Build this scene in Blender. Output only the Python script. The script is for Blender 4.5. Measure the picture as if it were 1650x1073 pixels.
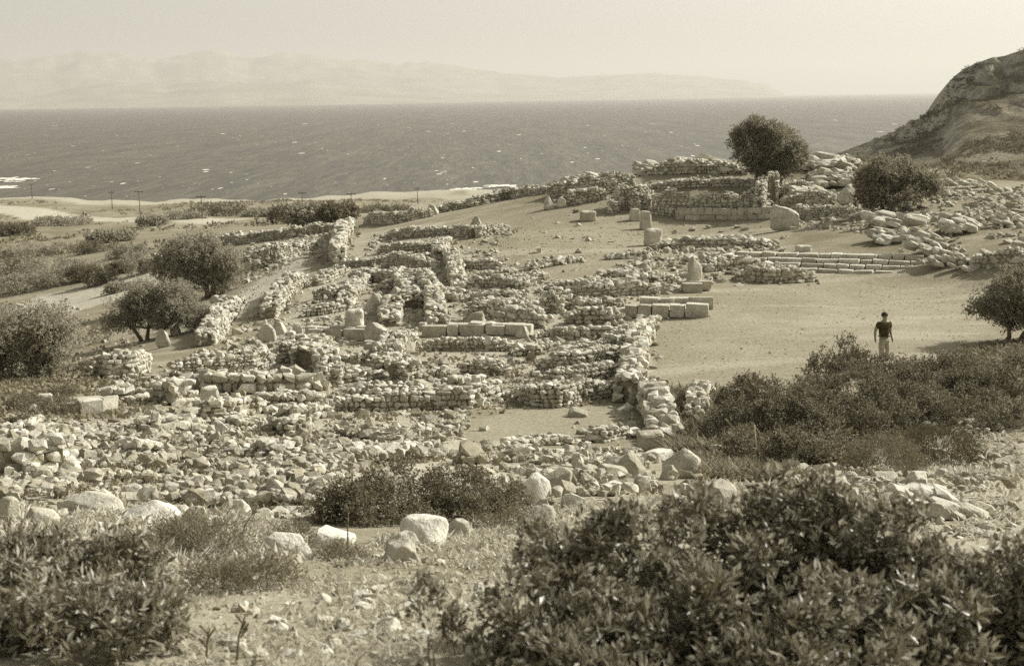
import bpy, bmesh, math, random
import numpy as np
from mathutils import Matrix, Vector

# ------------------------------------------------------------------ scene, camera, light
scn = bpy.context.scene
for o in list(bpy.data.objects):
    bpy.data.objects.remove(o)
C = scn.collection
R = math.radians
CZ = 40.0                       # camera height above the sea
F = 2267.0                      # focal length in pixels of the 1650 px wide picture
PITCH, ROLL = R(9.5), R(-0.84)

cd = bpy.data.cameras.new('camera')
cd.sensor_width = 36.0
cd.lens = 36.0 * F / 1650.0
cd.clip_start = 0.1
cd.clip_end = 120000
cd.dof.use_dof = True
cd.dof.focus_distance = 34.0
cd.dof.aperture_fstop = 5.0
cam = bpy.data.objects.new('camera', cd)
C.objects.link(cam)
CAMR = Matrix.Rotation(R(90) - PITCH, 3, 'X') @ Matrix.Rotation(ROLL, 3, 'Z')
cam.matrix_world = Matrix.Translation((0, 0, CZ)) @ CAMR.to_4x4()
scn.camera = cam

SUN_EL, SUN_AZ = R(36), R(64)   # azimuth clockwise from +Y: the sun stands to the right, a little beyond the site
world = bpy.data.worlds.new('World')
scn.world = world
world.use_nodes = True
wn, wl = world.node_tree.nodes, world.node_tree.links
wn.clear()
sky = wn.new('ShaderNodeTexSky')
sky.sky_type = 'NISHITA'
sky.sun_disc = False
sky.sun_elevation = SUN_EL
sky.sun_rotation = SUN_AZ
sky.altitude = 50
sky.air_density = 1.0
sky.dust_density = 3.0
sky.ozone_density = 1.0
bw = wn.new('ShaderNodeRGBToBW')
tint = wn.new('ShaderNodeMix'); tint.data_type = 'RGBA'; tint.blend_type = 'MULTIPLY'
tint.inputs['Factor'].default_value = 1.0
tint.inputs['B'].default_value = (1.03, 0.992, 0.89, 1)
bg = wn.new('ShaderNodeBackground'); bg.inputs['Strength'].default_value = 0.10
wo = wn.new('ShaderNodeOutputWorld')
wl.new(sky.outputs[0], bw.inputs[0]); wl.new(bw.outputs[0], tint.inputs['A'])
wl.new(tint.outputs['Result'], bg.inputs['Color']); wl.new(bg.outputs[0], wo.inputs['Surface'])

sd = bpy.data.lights.new('sun', 'SUN')
sd.energy = 3.7
sd.angle = R(0.55)
sd.color = (1.0, 0.975, 0.91)
sun = bpy.data.objects.new('sun', sd)
C.objects.link(sun)
sdir = Vector((math.sin(SUN_AZ) * math.cos(SUN_EL), math.cos(SUN_AZ) * math.cos(SUN_EL), math.sin(SUN_EL)))
sun.rotation_euler = sdir.to_track_quat('Z', 'Y').to_euler()
sun.location = (30, 30, 80)

scn.view_settings.view_transform = 'Standard'
scn.view_settings.look = 'None'
scn.view_settings.exposure = 0.70
scn.view_settings.gamma = 1.0
scn.view_settings.use_curve_mapping = False
scn.cycles.max_bounces = 6
scn.cycles.diffuse_bounces = 3
scn.cycles.glossy_bounces = 2
scn.cycles.transmission_bounces = 2
scn.cycles.volume_bounces = 0
scn.cycles.transparent_max_bounces = 4
scn.cycles.use_denoising = False

rng = np.random.default_rng(11)
rnd = random.Random(5)

# ------------------------------------------------------------------ projection and terrain
RM = np.array(CAMR)
def ray(px, py):
    v = np.array([(px - 825.0) / F, -(py - 536.5) / F, -1.0])
    d = RM @ v
    return d / d[1]
def P(px, py, Y):
    d = ray(px, py)
    return np.array([d[0] * Y, Y, CZ + d[2] * Y])

def _hash(ix, iy, s):
    h = np.sin(ix * 127.1 + iy * 311.7 + s * 74.7) * 43758.5453
    return h - np.floor(h)
def vnoise(x, y, s=0):
    ix, iy = np.floor(x), np.floor(y)
    fx, fy = x - ix, y - iy
    fx = fx * fx * (3 - 2 * fx); fy = fy * fy * (3 - 2 * fy)
    a, b = _hash(ix, iy, s), _hash(ix + 1, iy, s)
    c, d = _hash(ix, iy + 1, s), _hash(ix + 1, iy + 1, s)
    return (a + (b - a) * fx) * (1 - fy) + (c + (d - c) * fx) * fy
def fbm(x, y, s=0, o=4):
    t, a, n = 0.0, 0.5, 0.0
    for i in range(o):
        t = t + a * (vnoise(x, y, s + i) - 0.5) * 2; n += a
        x, y, a = x * 2.03 + 7.1, y * 2.03 - 3.7, a * 0.5
    return t / n

class TPS:
    def __init__(s, pts, lam=0.0):
        s.p = np.array(pts, float)
        n = len(pts)
        s.sc = 100.0
        q = s.p[:, :2] / s.sc
        d2 = ((q[:, None] - q[None]) ** 2).sum(-1)
        K = np.where(d2 > 0, d2 * np.log(d2 + 1e-12), 0) + lam * np.eye(n)
        Q = np.c_[np.ones(n), q]
        A = np.block([[K, Q], [Q.T, np.zeros((3, 3))]])
        s.w = np.linalg.solve(A, np.r_[s.p[:, 2], 0, 0, 0])
        s.q = q
    def __call__(s, X, Y):
        X = np.asarray(X, float); sh = X.shape
        X = X.ravel() / s.sc; Y = np.asarray(Y, float).ravel() / s.sc
        out = np.empty_like(X)
        for i in range(0, len(X), 40000):
            x, y = X[i:i + 40000], Y[i:i + 40000]
            d2 = (x[:, None] - s.q[None, :, 0]) ** 2 + (y[:, None] - s.q[None, :, 1]) ** 2
            k = d2 * np.log(d2 + 1e-12)
            out[i:i + 40000] = k @ s.w[:-3] + s.w[-3] + s.w[-2] * x + s.w[-1] * y
        return out.reshape(sh)

CP = [(0,1073,5.2),(400,1073,4.7),(800,1073,4.7),(1200,1073,4.9),(1650,1073,5.0),
 (100,960,7),(500,960,7.2),(800,960,7.2),(50,850,13),(300,850,13),(500,885,10.3),(700,885,10.6),(850,850,13),
 (1580,840,13.5),(1640,770,18),(1300,780,19),(1000,795,18.5),(0,770,20.5),(250,765,21),(550,770,20.5),(800,765,21.5),(1000,745,25),
 (1060,722,32.3),(880,680,35.5),(800,712,32),(960,705,33.2),(740,715,31.5),(600,720,29.5),(300,720,29),(60,690,30),(60,640,38),
 (100,600,46),(250,600,46.5),(500,640,40),(700,640,40),(300,548,58),(245,548,64),(55,605,57),(330,485,86),(400,480,76),(480,430,90),
 (560,380,110),(400,400,112),(600,540,55),(700,500,61),(700,440,75),(700,400,87),(650,370,102),(850,560,50.5),(900,480,60.5),(850,440,69),
 (850,400,80),(850,352,97),(700,345,116),(800,325,119),(950,380,86),(1000,400,79),(1150,385,84.5),(1150,356,94),
 (1100,280,103),(1120,264,110),(950,292,109),(860,316,114),(1330,256,109),(1500,300,92),(1640,312,88),(1600,370,70),(1640,405,63.5),
 (1400,345,84),(1330,437,67),(1330,402,70),(1240,440,66),(1150,520,52.5),(1300,520,52.3),(1450,500,55),(1550,460,62),(1550,520,52),
 (1200,600,43),(1420,588,43.5),(1590,556,47),(1640,570,44),(1640,640,33),(1120,640,39),(1200,740,28),(1400,760,24.5),
 (60,440,125),(100,500,95),(150,470,110),(60,392,200),(60,370,270),(300,370,250),(100,347,430),(300,346,420),(500,350,290),(480,332,420),
 (500,322,500),(0,322,580),(300,327,560),(600,320,550),(740,307,600),(0,340,470),(640,332,400),(560,352,240),(180,520,82)]
pts3 = [P(*c) for c in CP]
pts3 += [np.array(p, float) for p in [(-30,0,39),(-30,20,36),(-60,50,28),(-120,100,24),(-250,200,17),(-400,400,7),(-600,600,-3),(30,0,39.5),
 (30,20,37),(40,40,33.5),(60,70,34),(100,100,33),(150,150,30),(200,300,20),(0,-20,44),(-30,-20,43),(30,-20,44),(0,160,27),(60,170,20),(48,130,27),(80,130,26),(40,150,25),
 (0,250,14),(80,300,14),(150,450,0),(30,450,1),(100,700,-8),(-200,760,-8),(-600,780,-8),(300,700,-8),(0,0,38.35),(0,2,38.25)]]
TER = TPS(pts3, lam=0.002)

# ground level as a function of the plan
def H(X, Y):
    X = np.asarray(X, float); Y = np.asarray(Y, float)
    r = np.hypot(X, Y)
    amp = 0.05 + np.clip((r - 115) / 250, 0, 1) * 1.1
    return TER(X, Y) + amp * fbm(X / (1.1 + r * .03), Y / (1.1 + r * .03), 3)

_YS = np.geomspace(2.0, 700, 420)
def G(px, py):                       # the point of the ground seen at a place of the photograph
    d = ray(px, py)
    z = CZ + d[2] * _YS
    g = TER(d[0] * _YS, _YS)
    below = np.nonzero(z < g)[0]
    i = max(1, below[0]) if len(below) else len(_YS) - 1
    a, b = z[i - 1] - g[i - 1], g[i] - z[i]
    t = a / (a + b) if (a + b) else 0.5
    Y = _YS[i - 1] + t * (_YS[i] - _YS[i - 1])
    X = d[0] * Y
    return np.array([X, Y, float(H(X, Y))])
def pxm(p):                          # pixels of the photograph per metre at a point
    return F / p[1]
def proj(p):
    v = (np.asarray(p) - np.array([0, 0, CZ])) @ RM
    return 825 + F * v[..., 0] / -v[..., 2], 536.5 - F * v[..., 1] / -v[..., 2]
def inpoly(X, Y, poly):
    X = np.asarray(X); Y = np.asarray(Y)
    c = np.zeros(X.shape, bool)
    n = len(poly)
    for i in range(n):
        x1, y1 = poly[i][:2]; x2, y2 = poly[i - 1][:2]
        c ^= ((y1 > Y) != (y2 > Y)) & (X < (x2 - x1) * (Y - y1) / (y2 - y1 + 1e-12) + x1)
    return c
def gpoly(pix, ymax=1e9):
    out = []
    for q in pix:
        g = G(*q)
        out.append(g[:2] if g[1] <= ymax else P(q[0], q[1], ymax)[:2])
    return out

# ------------------------------------------------------------------ materials
def sep(L, k=1.25):                  # sepia tone of a given brightness (the print is toned brown)
    e = max(0.02, min(0.9, L * k))
    g = 0.955 + 0.068 * math.log(e / 0.7)
    b = 0.79 + 0.205 * math.log(e / 0.7)
    b = max(b, 0.2)
    l = 0.2126 + 0.7152 * g + 0.0722 * b
    return (L / l, L * g / l, L * b / l, 1)

class NT:
    def __init__(s, name):
        s.m = bpy.data.materials.new(name); s.m.use_nodes = True
        s.t = s.m.node_tree; s.t.nodes.clear()
        s.out = s.t.nodes.new('ShaderNodeOutputMaterial')
    def n(s, kind, **kw):
        x = s.t.nodes.new(kind)
        for k, v in kw.items():
            if k in x.inputs: x.inputs[k].default_value = v
            else: setattr(x, k, v)
        return x
    def l(s, a, b): s.t.links.new(a, b)
    def noise(s, vec, scale, detail=4, rough=.6):
        x = s.n('ShaderNodeTexNoise'); x.inputs['Scale'].default_value = scale
        x.inputs['Detail'].default_value = detail; x.inputs['Roughness'].default_value = rough
        if vec is not None: s.l(vec, x.inputs['Vector'])
        return x.outputs['Fac']
    def ramp(s, fac, stops):
        x = s.n('ShaderNodeValToRGB')
        e = x.color_ramp.elements
        while len(e) < len(stops): e.new(0.5)
        for el, (p, c) in zip(e, stops):
            el.position = p
            el.color = c if isinstance(c, tuple) else (c, c, c, 1)
        s.l(fac, x.inputs['Fac'])
        return x.outputs['Color']
    def mix(s, fac, a, b, mode='MIX'):
        x = s.n('ShaderNodeMix'); x.data_type = 'RGBA'; x.blend_type = mode
        for v, i in ((fac, 'Factor'), (a, 'A'), (b, 'B')):
            if isinstance(v, (int, float)):
                x.inputs[i].default_value = v if i == 'Factor' else (v, v, v, 1)
            elif isinstance(v, tuple): x.inputs[i].default_value = v
            else: s.l(v, x.inputs[i])
        return x.outputs['Result']
    def math(s, op, a, b=None):
        x = s.n('ShaderNodeMath'); x.operation = op
        for i, v in enumerate((a, b)):
            if v is None: continue
            if isinstance(v, (int, float)): x.inputs[i].default_value = v
            else: s.l(v, x.inputs[i])
        return x.outputs[0]
    def bump(s, h, strength, dist):
        x = s.n('ShaderNodeBump'); x.inputs['Strength'].default_value = strength
        x.inputs['Distance'].default_value = dist
        s.l(h, x.inputs['Height'])
        return x.outputs[0]
    def bsdf(s, col, rough=.9, spec=.2, normal=None):
        x = s.n('ShaderNodeBsdfPrincipled')
        if isinstance(col, tuple): x.inputs['Base Color'].default_value = col
        else: s.l(col, x.inputs['Base Color'])
        if isinstance(rough, (int, float)): x.inputs['Roughness'].default_value = rough
        else: s.l(rough, x.inputs['Roughness'])
        x.inputs['Specular IOR Level'].default_value = spec
        if normal is not None: s.l(normal, x.inputs['Normal'])
        s.l(x.outputs[0], s.out.inputs['Surface'])
        return x
    def pos(s): return s.n('ShaderNodeNewGeometry').outputs['Position']
    def rand(s):
        a = s.n('ShaderNodeObjectInfo').outputs['Random']
        b = s.n('ShaderNodeNewGeometry').outputs['Random Per Island']
        return s.math('FRACT', s.math('ADD', a, s.math('MULTIPLY', b, 3.7)))

def rock_mat(name, lo, hi, lichen=.5, scale=1.0):
    t = NT(name); p = t.pos(); r = t.rand()
    base = t.mix(r, sep(lo), sep(hi))
    m1 = t.noise(p, 2.6 * scale, 5, .65)
    base = t.mix(1.0, base, t.ramp(m1, [(.3, .68), (.62, 1.08)]), 'MULTIPLY')
    m2 = t.noise(p, 9 * scale, 5, .7)
    base = t.mix(t.ramp(m2, [(.53, 0.0), (.66, lichen)]), base, sep(lo * .42))
    m3 = t.noise(p, 38 * scale, 3, .6)
    base = t.mix(1.0, base, t.ramp(m3, [(.3, .85), (.7, 1.1)]), 'MULTIPLY')
    h = t.math('ADD', t.math('MULTIPLY', m2, .7), t.math('MULTIPLY', m3, .3))
    t.bsdf(base, .93, .12, t.bump(h, .75, .05 / scale))
    return t.m
M_rock = rock_mat('limestone', .38, .68)
M_rock2 = rock_mat('pale limestone', .42, .68, .45)
M_ash = rock_mat('cut limestone', .44, .62, .45, .8)
M_weather = rock_mat('weathered half buried stone', .28, .58, .6, 1.3)
M_core = rock_mat('earth and small stone infill', .24, .34, .6, 1.6)

def leaf_mat(name, lo, hi, rough=.45, spec=.45, trans=.25):
    t = NT(name); r = t.n('ShaderNodeNewGeometry').outputs['Random Per Island']
    col = t.mix(t.math('POWER', r, 1.6), sep(lo), sep(hi))
    b = t.bsdf(col, rough, spec)
    tr = t.n('ShaderNodeBsdfTranslucent')
    t.l(col, tr.inputs['Color'])
    ms = t.n('ShaderNodeMixShader'); ms.inputs[0].default_value = trans
    t.l(b.outputs[0], ms.inputs[1]); t.l(tr.outputs[0], ms.inputs[2])
    t.l(ms.outputs[0], t.out.inputs['Surface'])
    return t.m
M_leaf = leaf_mat('glossy evergreen leaves', .11, .46, .40, .5, .3)
M_olive = leaf_mat('olive leaves', .26, .52, .55, .35, .38)
M_dark = leaf_mat('dark evergreen leaves', .19, .40, .55, .35, .36)
M_bur = leaf_mat('dry cushion twigs', .18, .30, .8, .15, .2)
M_straw = leaf_mat('dry grass', .40, .62, .8, .15, .3)
M_scrub = leaf_mat('scrub leaves', .18, .30, .7, .2, .2)

def plain(name, L, var=.25, scale=6, rough=.85, spec=.2, bump=.3):
    t = NT(name); p = t.pos()
    n = t.noise(p, scale, 5, .6)
    col = t.mix(t.ramp(n, [(.3, 0.0), (.7, 1.0)]), sep(L * (1 - var)), sep(L * (1 + var)))
    t.bsdf(col, rough, spec, t.bump(n, bump, .03))
    return t.m
M_bark = plain('bark', .13, .35, 14)
M_twig = plain('pale dry twig', .34, .25, 20)
M_pole = plain('weathered pole timber', .10, .2, 5)

# ground: pale soil, dry grass and scrubby soil by zone, with grain everywhere
t = NT('dry ground'); p = t.pos()
at = t.n('ShaderNodeAttribute', attribute_name='zone')
sepc = t.n('ShaderNodeSeparateColor'); t.l(at.outputs['Color'], sepc.inputs[0])
big = t.noise(p, .16, 5, .65); mid = t.noise(p, 1.3, 5, .65); fin = t.noise(p, 9, 5, .7); ultra = t.noise(p, 55, 3, .6)
grass = t.mix(t.ramp(big, [(.38, 0.0), (.62, 1.0)]), sep(.225), sep(.295))
grass = t.mix(t.ramp(mid, [(.45, 0.0), (.70, .45)]), grass, sep(.16))
streak = t.n('ShaderNodeMapping'); streak.inputs['Scale'].default_value = (.12, .5, 1); streak.inputs['Rotation'].default_value = (0, 0, .4); t.l(p, streak.inputs['Vector'])
grass = t.mix(t.ramp(t.noise(streak.outputs[0], 1.0, 4, .6), [(.52, 0.0), (.64, .55)]), grass, sep(.40))
soil = t.mix(t.ramp(mid, [(.35, 0.0), (.65, 1.0)]), sep(.36), sep(.50))
scr = t.mix(t.ramp(big, [(.40, 0.0), (.60, 1.0)]), sep(.12), sep(.26))
col = t.mix(sepc.outputs[0], grass, soil)
col = t.mix(sepc.outputs[2], col, scr)
col = t.mix(1.0, col, t.ramp(fin, [(.28, .68), (.72, 1.22)]), 'MULTIPLY')
col = t.mix(1.0, col, t.ramp(ultra, [(.3, .86), (.7, 1.12)]), 'MULTIPLY')
hh = t.math('ADD', t.math('MULTIPLY', mid, .3), t.math('ADD', t.math('MULTIPLY', fin, .4), t.math('MULTIPLY', ultra, .1)))
t.bsdf(col, .95, .1, t.bump(hh, .8, .10))
M_ground = t.m

# ------------------------------------------------------------------ object helpers
def tag(o, label=None, cat=None, group=None, kind=None):
    if label: o['label'] = label
    if cat: o['category'] = cat
    if group: o['group'] = group
    if kind: o['kind'] = kind
    return o
def mesh(name, verts, faces, mat, smooth=False):
    me = bpy.data.meshes.new(name)
    verts = np.asarray(verts, np.float32)
    faces = np.asarray(faces, np.int32)
    k = faces.shape[1]
    me.vertices.add(len(verts)); me.vertices.foreach_set('co', verts.ravel())
    me.loops.add(faces.size); me.loops.foreach_set('vertex_index', faces.ravel())
    me.polygons.add(len(faces))
    me.polygons.foreach_set('loop_start', np.arange(0, faces.size, k, dtype=np.int32))
    me.update(calc_edges=True)
    me.validate()
    me.polygons.foreach_set('use_smooth', np.full(len(me.polygons), smooth))
    if mat: me.materials.append(mat)
    return me
def ob(name, me, parent=None, loc=(0, 0, 0)):
    o = bpy.data.objects.new(name, me)
    C.objects.link(o)
    o.location = loc
    if parent: o.parent = parent
    return o
def empty(name, loc, label, cat, group=None):
    o = bpy.data.objects.new(name, None)
    o.empty_display_size = .2
    C.objects.link(o); o.location = loc
    return tag(o, label, cat, group)
class MB:
    def __init__(s): s.v = []; s.f = []; s.n = 0
    def add(s, v, f):
        s.v.append(np.asarray(v, float)); s.f += [tuple(int(i) + s.n for i in q) for q in f]; s.n += len(v)
    def tube(s, pts, rad, k=6):
        pts = [np.asarray(q, float) for q in pts]
        if isinstance(rad, (int, float)): rad = [rad] * len(pts)
        V = []
        for i, q in enumerate(pts):
            d = pts[min(i + 1, len(pts) - 1)] - pts[max(i - 1, 0)]
            d = d / (np.linalg.norm(d) + 1e-9)
            a = np.cross(d, [0.31, 0.9, 0.2]); a /= np.linalg.norm(a); b = np.cross(d, a)
            for j in range(k):
                w = 2 * math.pi * j / k
                V.append(q + rad[i] * (math.cos(w) * a + math.sin(w) * b))
        Fc = []
        for i in range(len(pts) - 1):
            for j in range(k):
                Fc.append((i * k + j, i * k + (j + 1) % k, (i + 1) * k + (j + 1) % k, (i + 1) * k + j))
        Fc.append(tuple(range(k - 1, -1, -1))); Fc.append(tuple((len(pts) - 1) * k + j for j in range(k)))
        s.add(V, Fc)
    def box(s, c, h, yaw=0):
        ca, sa = math.cos(yaw), math.sin(yaw)
        V = []
        for z in (-1, 1):
            for x, y in ((-1, -1), (1, -1), (1, 1), (-1, 1)):
                X, Y = x * h[0], y * h[1]
                V.append((c[0] + X * ca - Y * sa, c[1] + X * sa + Y * ca, c[2] + z * h[2]))
        s.add(V, [(3, 2, 1, 0), (4, 5, 6, 7), (0, 1, 5, 4), (1, 2, 6, 5), (2, 3, 7, 6), (3, 0, 4, 7)])
    def me(s, name, mat, smooth=False):
        m = bpy.data.meshes.new(name)
        m.from_pydata([tuple(x) for x in np.concatenate(s.v)], [], s.f)
        m.update()
        m.polygons.foreach_set('use_smooth', np.full(len(m.polygons), smooth))
        if mat: m.materials.append(mat)
        return m

# ------------------------------------------------------------------ setting: the ground sheet
NA, NR = 430, 560
ang = np.linspace(R(-62), R(62), NA)
rad = np.geomspace(0.8, 900, NR)
AA, RR = np.meshgrid(ang, rad)
GX = RR * np.sin(AA) ; GY = RR * np.cos(AA) - 3.0
GZ = H(GX, GY)
# a little extra roughness where rubble lies
zone = np.zeros(GX.shape + (4,), np.float32); zone[..., 3] = 1
def paint(pix, ch, val, soft=.35, world_poly=None):
    poly = world_poly or gpoly(pix)
    wob = .5 + .02 * RR
    wx = GX + wob * .5 * fbm(GX / wob, GY / wob, 21 + ch); wy = GY + wob * .5 * fbm(GX / wob, GY / wob, 31 + ch)
    k = inpoly(wx, wy, poly)
    zone[..., ch][k] = val
far = np.clip((RR - 120) / 80, 0, 1) * np.clip((GZ - .8) / 1.2, 0, 1)
zone[..., 2] = np.clip(far * (.55 + 1.1 * fbm(GX / 26, GY / 26, 50)), 0, 1)
zone[..., 0] = np.where((GZ < 1.3) & (RR > 200), .7, 0)
sl = fbm(GX / 1.7, GY / 1.7, 77)
zone[..., 0] = np.maximum(zone[..., 0], np.where(RR < 34, np.clip(.35 + .8 * sl, 0, 1), 0))
paint([(0,495),(100,470),(180,448),(240,432),(300,436),(345,440),(260,462),(215,475),(130,500),(0,535)], 0, .95)
paint([(0,495),(100,470),(180,448),(240,432),(300,436),(345,440),(260,462),(215,475),(130,500),(0,535)], 2, 0)
for ch, v in ((0, 1.0), (2, 0.0)):
    paint([(-60,327),(0,331),(90,338),(140,345),(240,348),(330,352),(420,356),(330,363),(240,359),(130,354),(0,346),(-60,342)], ch, v)
paint([(400,505),(430,470),(490,430),(535,395),(500,398),(440,430),(400,465),(370,495)], 0, .9)
paint([(150,690),(420,560),(560,380),(700,360),(820,440),(1050,470),(1040,600),(1000,630),(740,650),(700,720),(300,740)], 0, .6)
paint([(0,680),(300,690),(700,700),(1000,730),(1050,760),(850,820),(500,840),(0,860)], 0, .8)
paint([(1080,460),(1300,450),(1560,450),(1640,500),(1500,560),(1250,590),(1090,640),(1060,560)], 0, .12)
paint([(745,702),(850,655),(1015,642),(1000,690),(960,700),(740,715)], 0, .15)
paint([(1430,760),(1560,720),(1660,700),(1660,880),(1560,860)], 0, .85)
paint(None, 2, 1.0, world_poly=[(20,99),(28,95.5),(36,94),(45,93),(140,85),(140,260),(20,260)])
paint([(1260,370),(1450,370),(1450,398),(1270,402)], 2, .5)
paint([(880,330),(1200,330),(1300,460),(900,460),(820,400)], 0, .1)
V = np.stack([GX, GY, GZ], -1).reshape(-1, 3)
I = np.arange(NA * NR).reshape(NR, NA)
Fq = np.stack([I[:-1, :-1], I[:-1, 1:], I[1:, 1:], I[1:, :-1]], -1).reshape(-1, 4)
me = mesh('ground', V, Fq, M_ground, True)
ca = me.color_attributes.new('zone', 'FLOAT_COLOR', 'POINT')
ca.data.foreach_set('color', zone.reshape(-1))
ground = tag(ob('ground', me), kind='structure')

# ------------------------------------------------------------------ sea
t = NT('wind-ruffled sea'); p = t.pos()
mp = t.n('ShaderNodeMapping'); mp.inputs['Scale'].default_value = (.22, .02, 1.0); t.l(p, mp.inputs['Vector'])
w1 = t.noise(mp.outputs[0], .16, 5, .65); w2 = t.noise(mp.outputs[0], 1.0, 5, .72)
colr = t.mix(t.ramp(w1, [(.35, 0.0), (.65, 1.0)]), sep(.045, 3.4), sep(.09, 2.5))
colr = t.mix(1.0, colr, t.ramp(w2, [(.34, .5), (.5, .95), (.68, 1.65)]), 'MULTIPLY')
hw = t.math('ADD', t.math('MULTIPLY', w1, 3.0), w2)
t.bsdf(colr, .42, .35, t.bump(hw, .6, 1.2))
M_sea = t.m
sv = [(-44000, 300, 0), (44000, 300, 0), (44000, 44000, 0), (-44000, 44000, 0)]
tag(ob('sea', mesh('sea', sv, [(0, 1, 2, 3)], M_sea)), kind='structure')

M_foam = plain('sea foam', .72, .1, .4, .8, .2, .2)
def foam_blob(mb, X, Y, lx, ly, z, k=9):
    V = [(X, Y, z)]
    for j in range(k):
        w = 2 * math.pi * j / k
        q = rnd.uniform(.55, 1.15)
        V.append((X + lx * q * math.cos(w), Y + ly * q * math.sin(w), z))
    mb.add(V, [(0, j + 1, (j + 1) % k + 1) for j in range(k)])
wc = MB()
for i in range(420):
    px = rnd.uniform(-60, 1560); hz = 167 - .0147 * px
    py = hz + 10 + (rnd.random() ** .8) * 145
    if px > 850 and py > hz + 110: continue
    d = ray(px, py); Yw = CZ / -d[2]
    s = rnd.choice([.4, .4, .5, .6, .6, .8, 1.0, 1.8]) * Yw / F
    foam_blob(wc, d[0] * Yw, Yw, 2.4 * s * rnd.uniform(.6, 1.6), 9.0 * s, .06 + .002 * (i % 9))
tag(ob('whitecaps', wc.me('whitecaps', M_foam)), 'white wave crests flecking the open sea', 'foam', kind='stuff')
sf = MB()
for i in range(90):                                  # breakers at the left edge
    px = rnd.uniform(-80, 62); py = 290 + rnd.gauss(0, 1.8) - .02 * px
    if px > 40: py = 289 + rnd.gauss(0, .5)
    d = ray(px, py); Yw = CZ / -d[2]
    foam_blob(sf, d[0] * Yw, Yw, rnd.uniform(.8, 4), rnd.uniform(2, 8), .09 + .004 * i)
for i in range(26):
    px = rnd.uniform(-60, 26); py = 302 + rnd.gauss(0, .8)
    d = ray(px, py); Yw = CZ / -d[2]
    foam_blob(sf, d[0] * Yw, Yw, rnd.uniform(2, 5), rnd.uniform(3, 7), .09 + .004 * i)
for (x0, y0, x1, y1, n) in ((430, 327, 475, 324, 16), (720, 308, 790, 303, 18), (785, 302, 830, 300, 26)):
    for i in range(n):
        u = rnd.random(); px = x0 + (x1 - x0) * u; py = y0 + (y1 - y0) * u + rnd.gauss(0, .8)
        d = ray(px, py); Yw = CZ / -d[2]
        foam_blob(sf, d[0] * Yw, Yw, rnd.uniform(1, 3), rnd.uniform(2, 6), .3 + .004 * i)
tag(ob('surf', sf.me('surf', M_foam)), 'white surf breaking along the shore', 'foam', kind='stuff')

# ------------------------------------------------------------------ far mountains and the headland
M_mtn = plain('bare far mountains', .26, .25, .002, .95, .1, .2)
def range_mesh(name, prof, Y0, Y1, seed, n=260, m=26):
    xs = np.array([q[0] for q in prof], float); ys = np.array([q[1] for q in prof], float)
    pxs = np.linspace(xs[0], xs[-1], n)
    pys = np.interp(pxs, xs, ys)
    V = np.zeros((m, n, 3))
    for i in range(n):
        d = ray(pxs[i], pys[i])
        top = max(0, CZ + d[2] * Y1)
        for j in range(m):
            u = j / (m - 1) * 1.35
            Y = Y0 + (Y1 - Y0) * u
            f = min(u, 2 - u) if u > 1 else u
            f = f ** 1.15
            V[j, i] = (d[0] * Y, Y, top * f - (12 if j == 0 else 0))
    amp = 1 - np.abs(np.linspace(0, 1.35, m) - 1) * .3
    rough = fbm(V[..., 0] / 1500, V[..., 1] / 1500, seed, 5)
    ridge = 1 - np.abs(fbm(V[..., 0] / 900, V[..., 1] / 900, seed + 9, 4)) * 2
    hscale = V[..., 2].clip(0)
    V[..., 2] += hscale * (.16 * rough + .22 * (ridge - .6)) * np.sin(np.linspace(0, 1, m) * math.pi)[:, None] ** .5
    k = np.arange(n * m).reshape(m, n)
    f = np.stack([k[:-1, :-1], k[:-1, 1:], k[1:, 1:], k[1:, :-1]], -1).reshape(-1, 4)
    return tag(ob(name, mesh(name, V.reshape(-1, 3), f, M_mtn, True)), kind='structure')
range_mesh('mountains', [(-300,130),(-120,112),(0,97),(90,95),(130,80),(160,77),(200,82),(250,95),(300,87),(362,85),(400,100),(460,89),(520,92),(580,94),
 (640,103),(690,99),(760,111),(830,119),(900,125),(960,124),(1010,121),(1060,119),(1130,123),(1200,128),(1240,136),(1262,149)], 14500, 18500, 4)
range_mesh('foothills', [(-300,150),(-60,146),(40,150),(110,140),(200,132),(270,138),(350,126),(420,134),(500,128),(560,140),(640,147),(700,150),(760,156)], 11500, 13600, 14)

CREST = [(1290,285,500),(1345,250,470),(1380,236,452),(1420,222,435),(1452,208,420),(1480,191,408),(1500,178,400),(1516,164,394),(1524,148,390),(1532,130,386),(1545,117,383),(1556,109,380),(1576,101,377),(1600,93,374),(1622,90,372),(1650,80,368),(1700,66,362),(1800,48,352),(1950,40,345)]
HC, HR = 300, 150
cpx = np.linspace(1290, 1950, HC)
cpy = np.interp(cpx, [q[0] for q in CREST], [q[1] for q in CREST]); cyy = np.interp(cpx, [q[0] for q in CREST], [q[2] for q in CREST])
HV = np.zeros((HR, HC, 3))
for c in range(HC):
    low = 312 - .0 * c
    for r_ in range(HR):
        u = r_ / (HR - 1) * 1.25 - .25
        if u < 0:                                    # the far side falls away
            q = P(cpx[c], cpy[c], cyy[c]); q = q * np.array([1 + .12 * -u / .25, 1, 1]) + np.array([0, 110 * -u / .25, -34 * (-u / .25) ** 1.3])
        else:
            q = P(cpx[c], cpy[c] + (low - cpy[c]) * u, cyy[c] - (cyy[c] - 165) * (.25 * u + .75 * u ** 2.6))
        HV[r_, c] = q
X_, Y_, Z_ = HV[..., 0], HV[..., 1], HV[..., 2]
U_ = (np.arange(HR) / (HR - 1) * 1.25 - .25)[:, None]
crag = np.clip(1 - np.abs(U_ - .22) * 2.2, .12, 1)
rg = 1 - np.abs(fbm(X_ / 13, Z_ / 9 + Y_ / 60, 66, 5)) * 2
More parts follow.
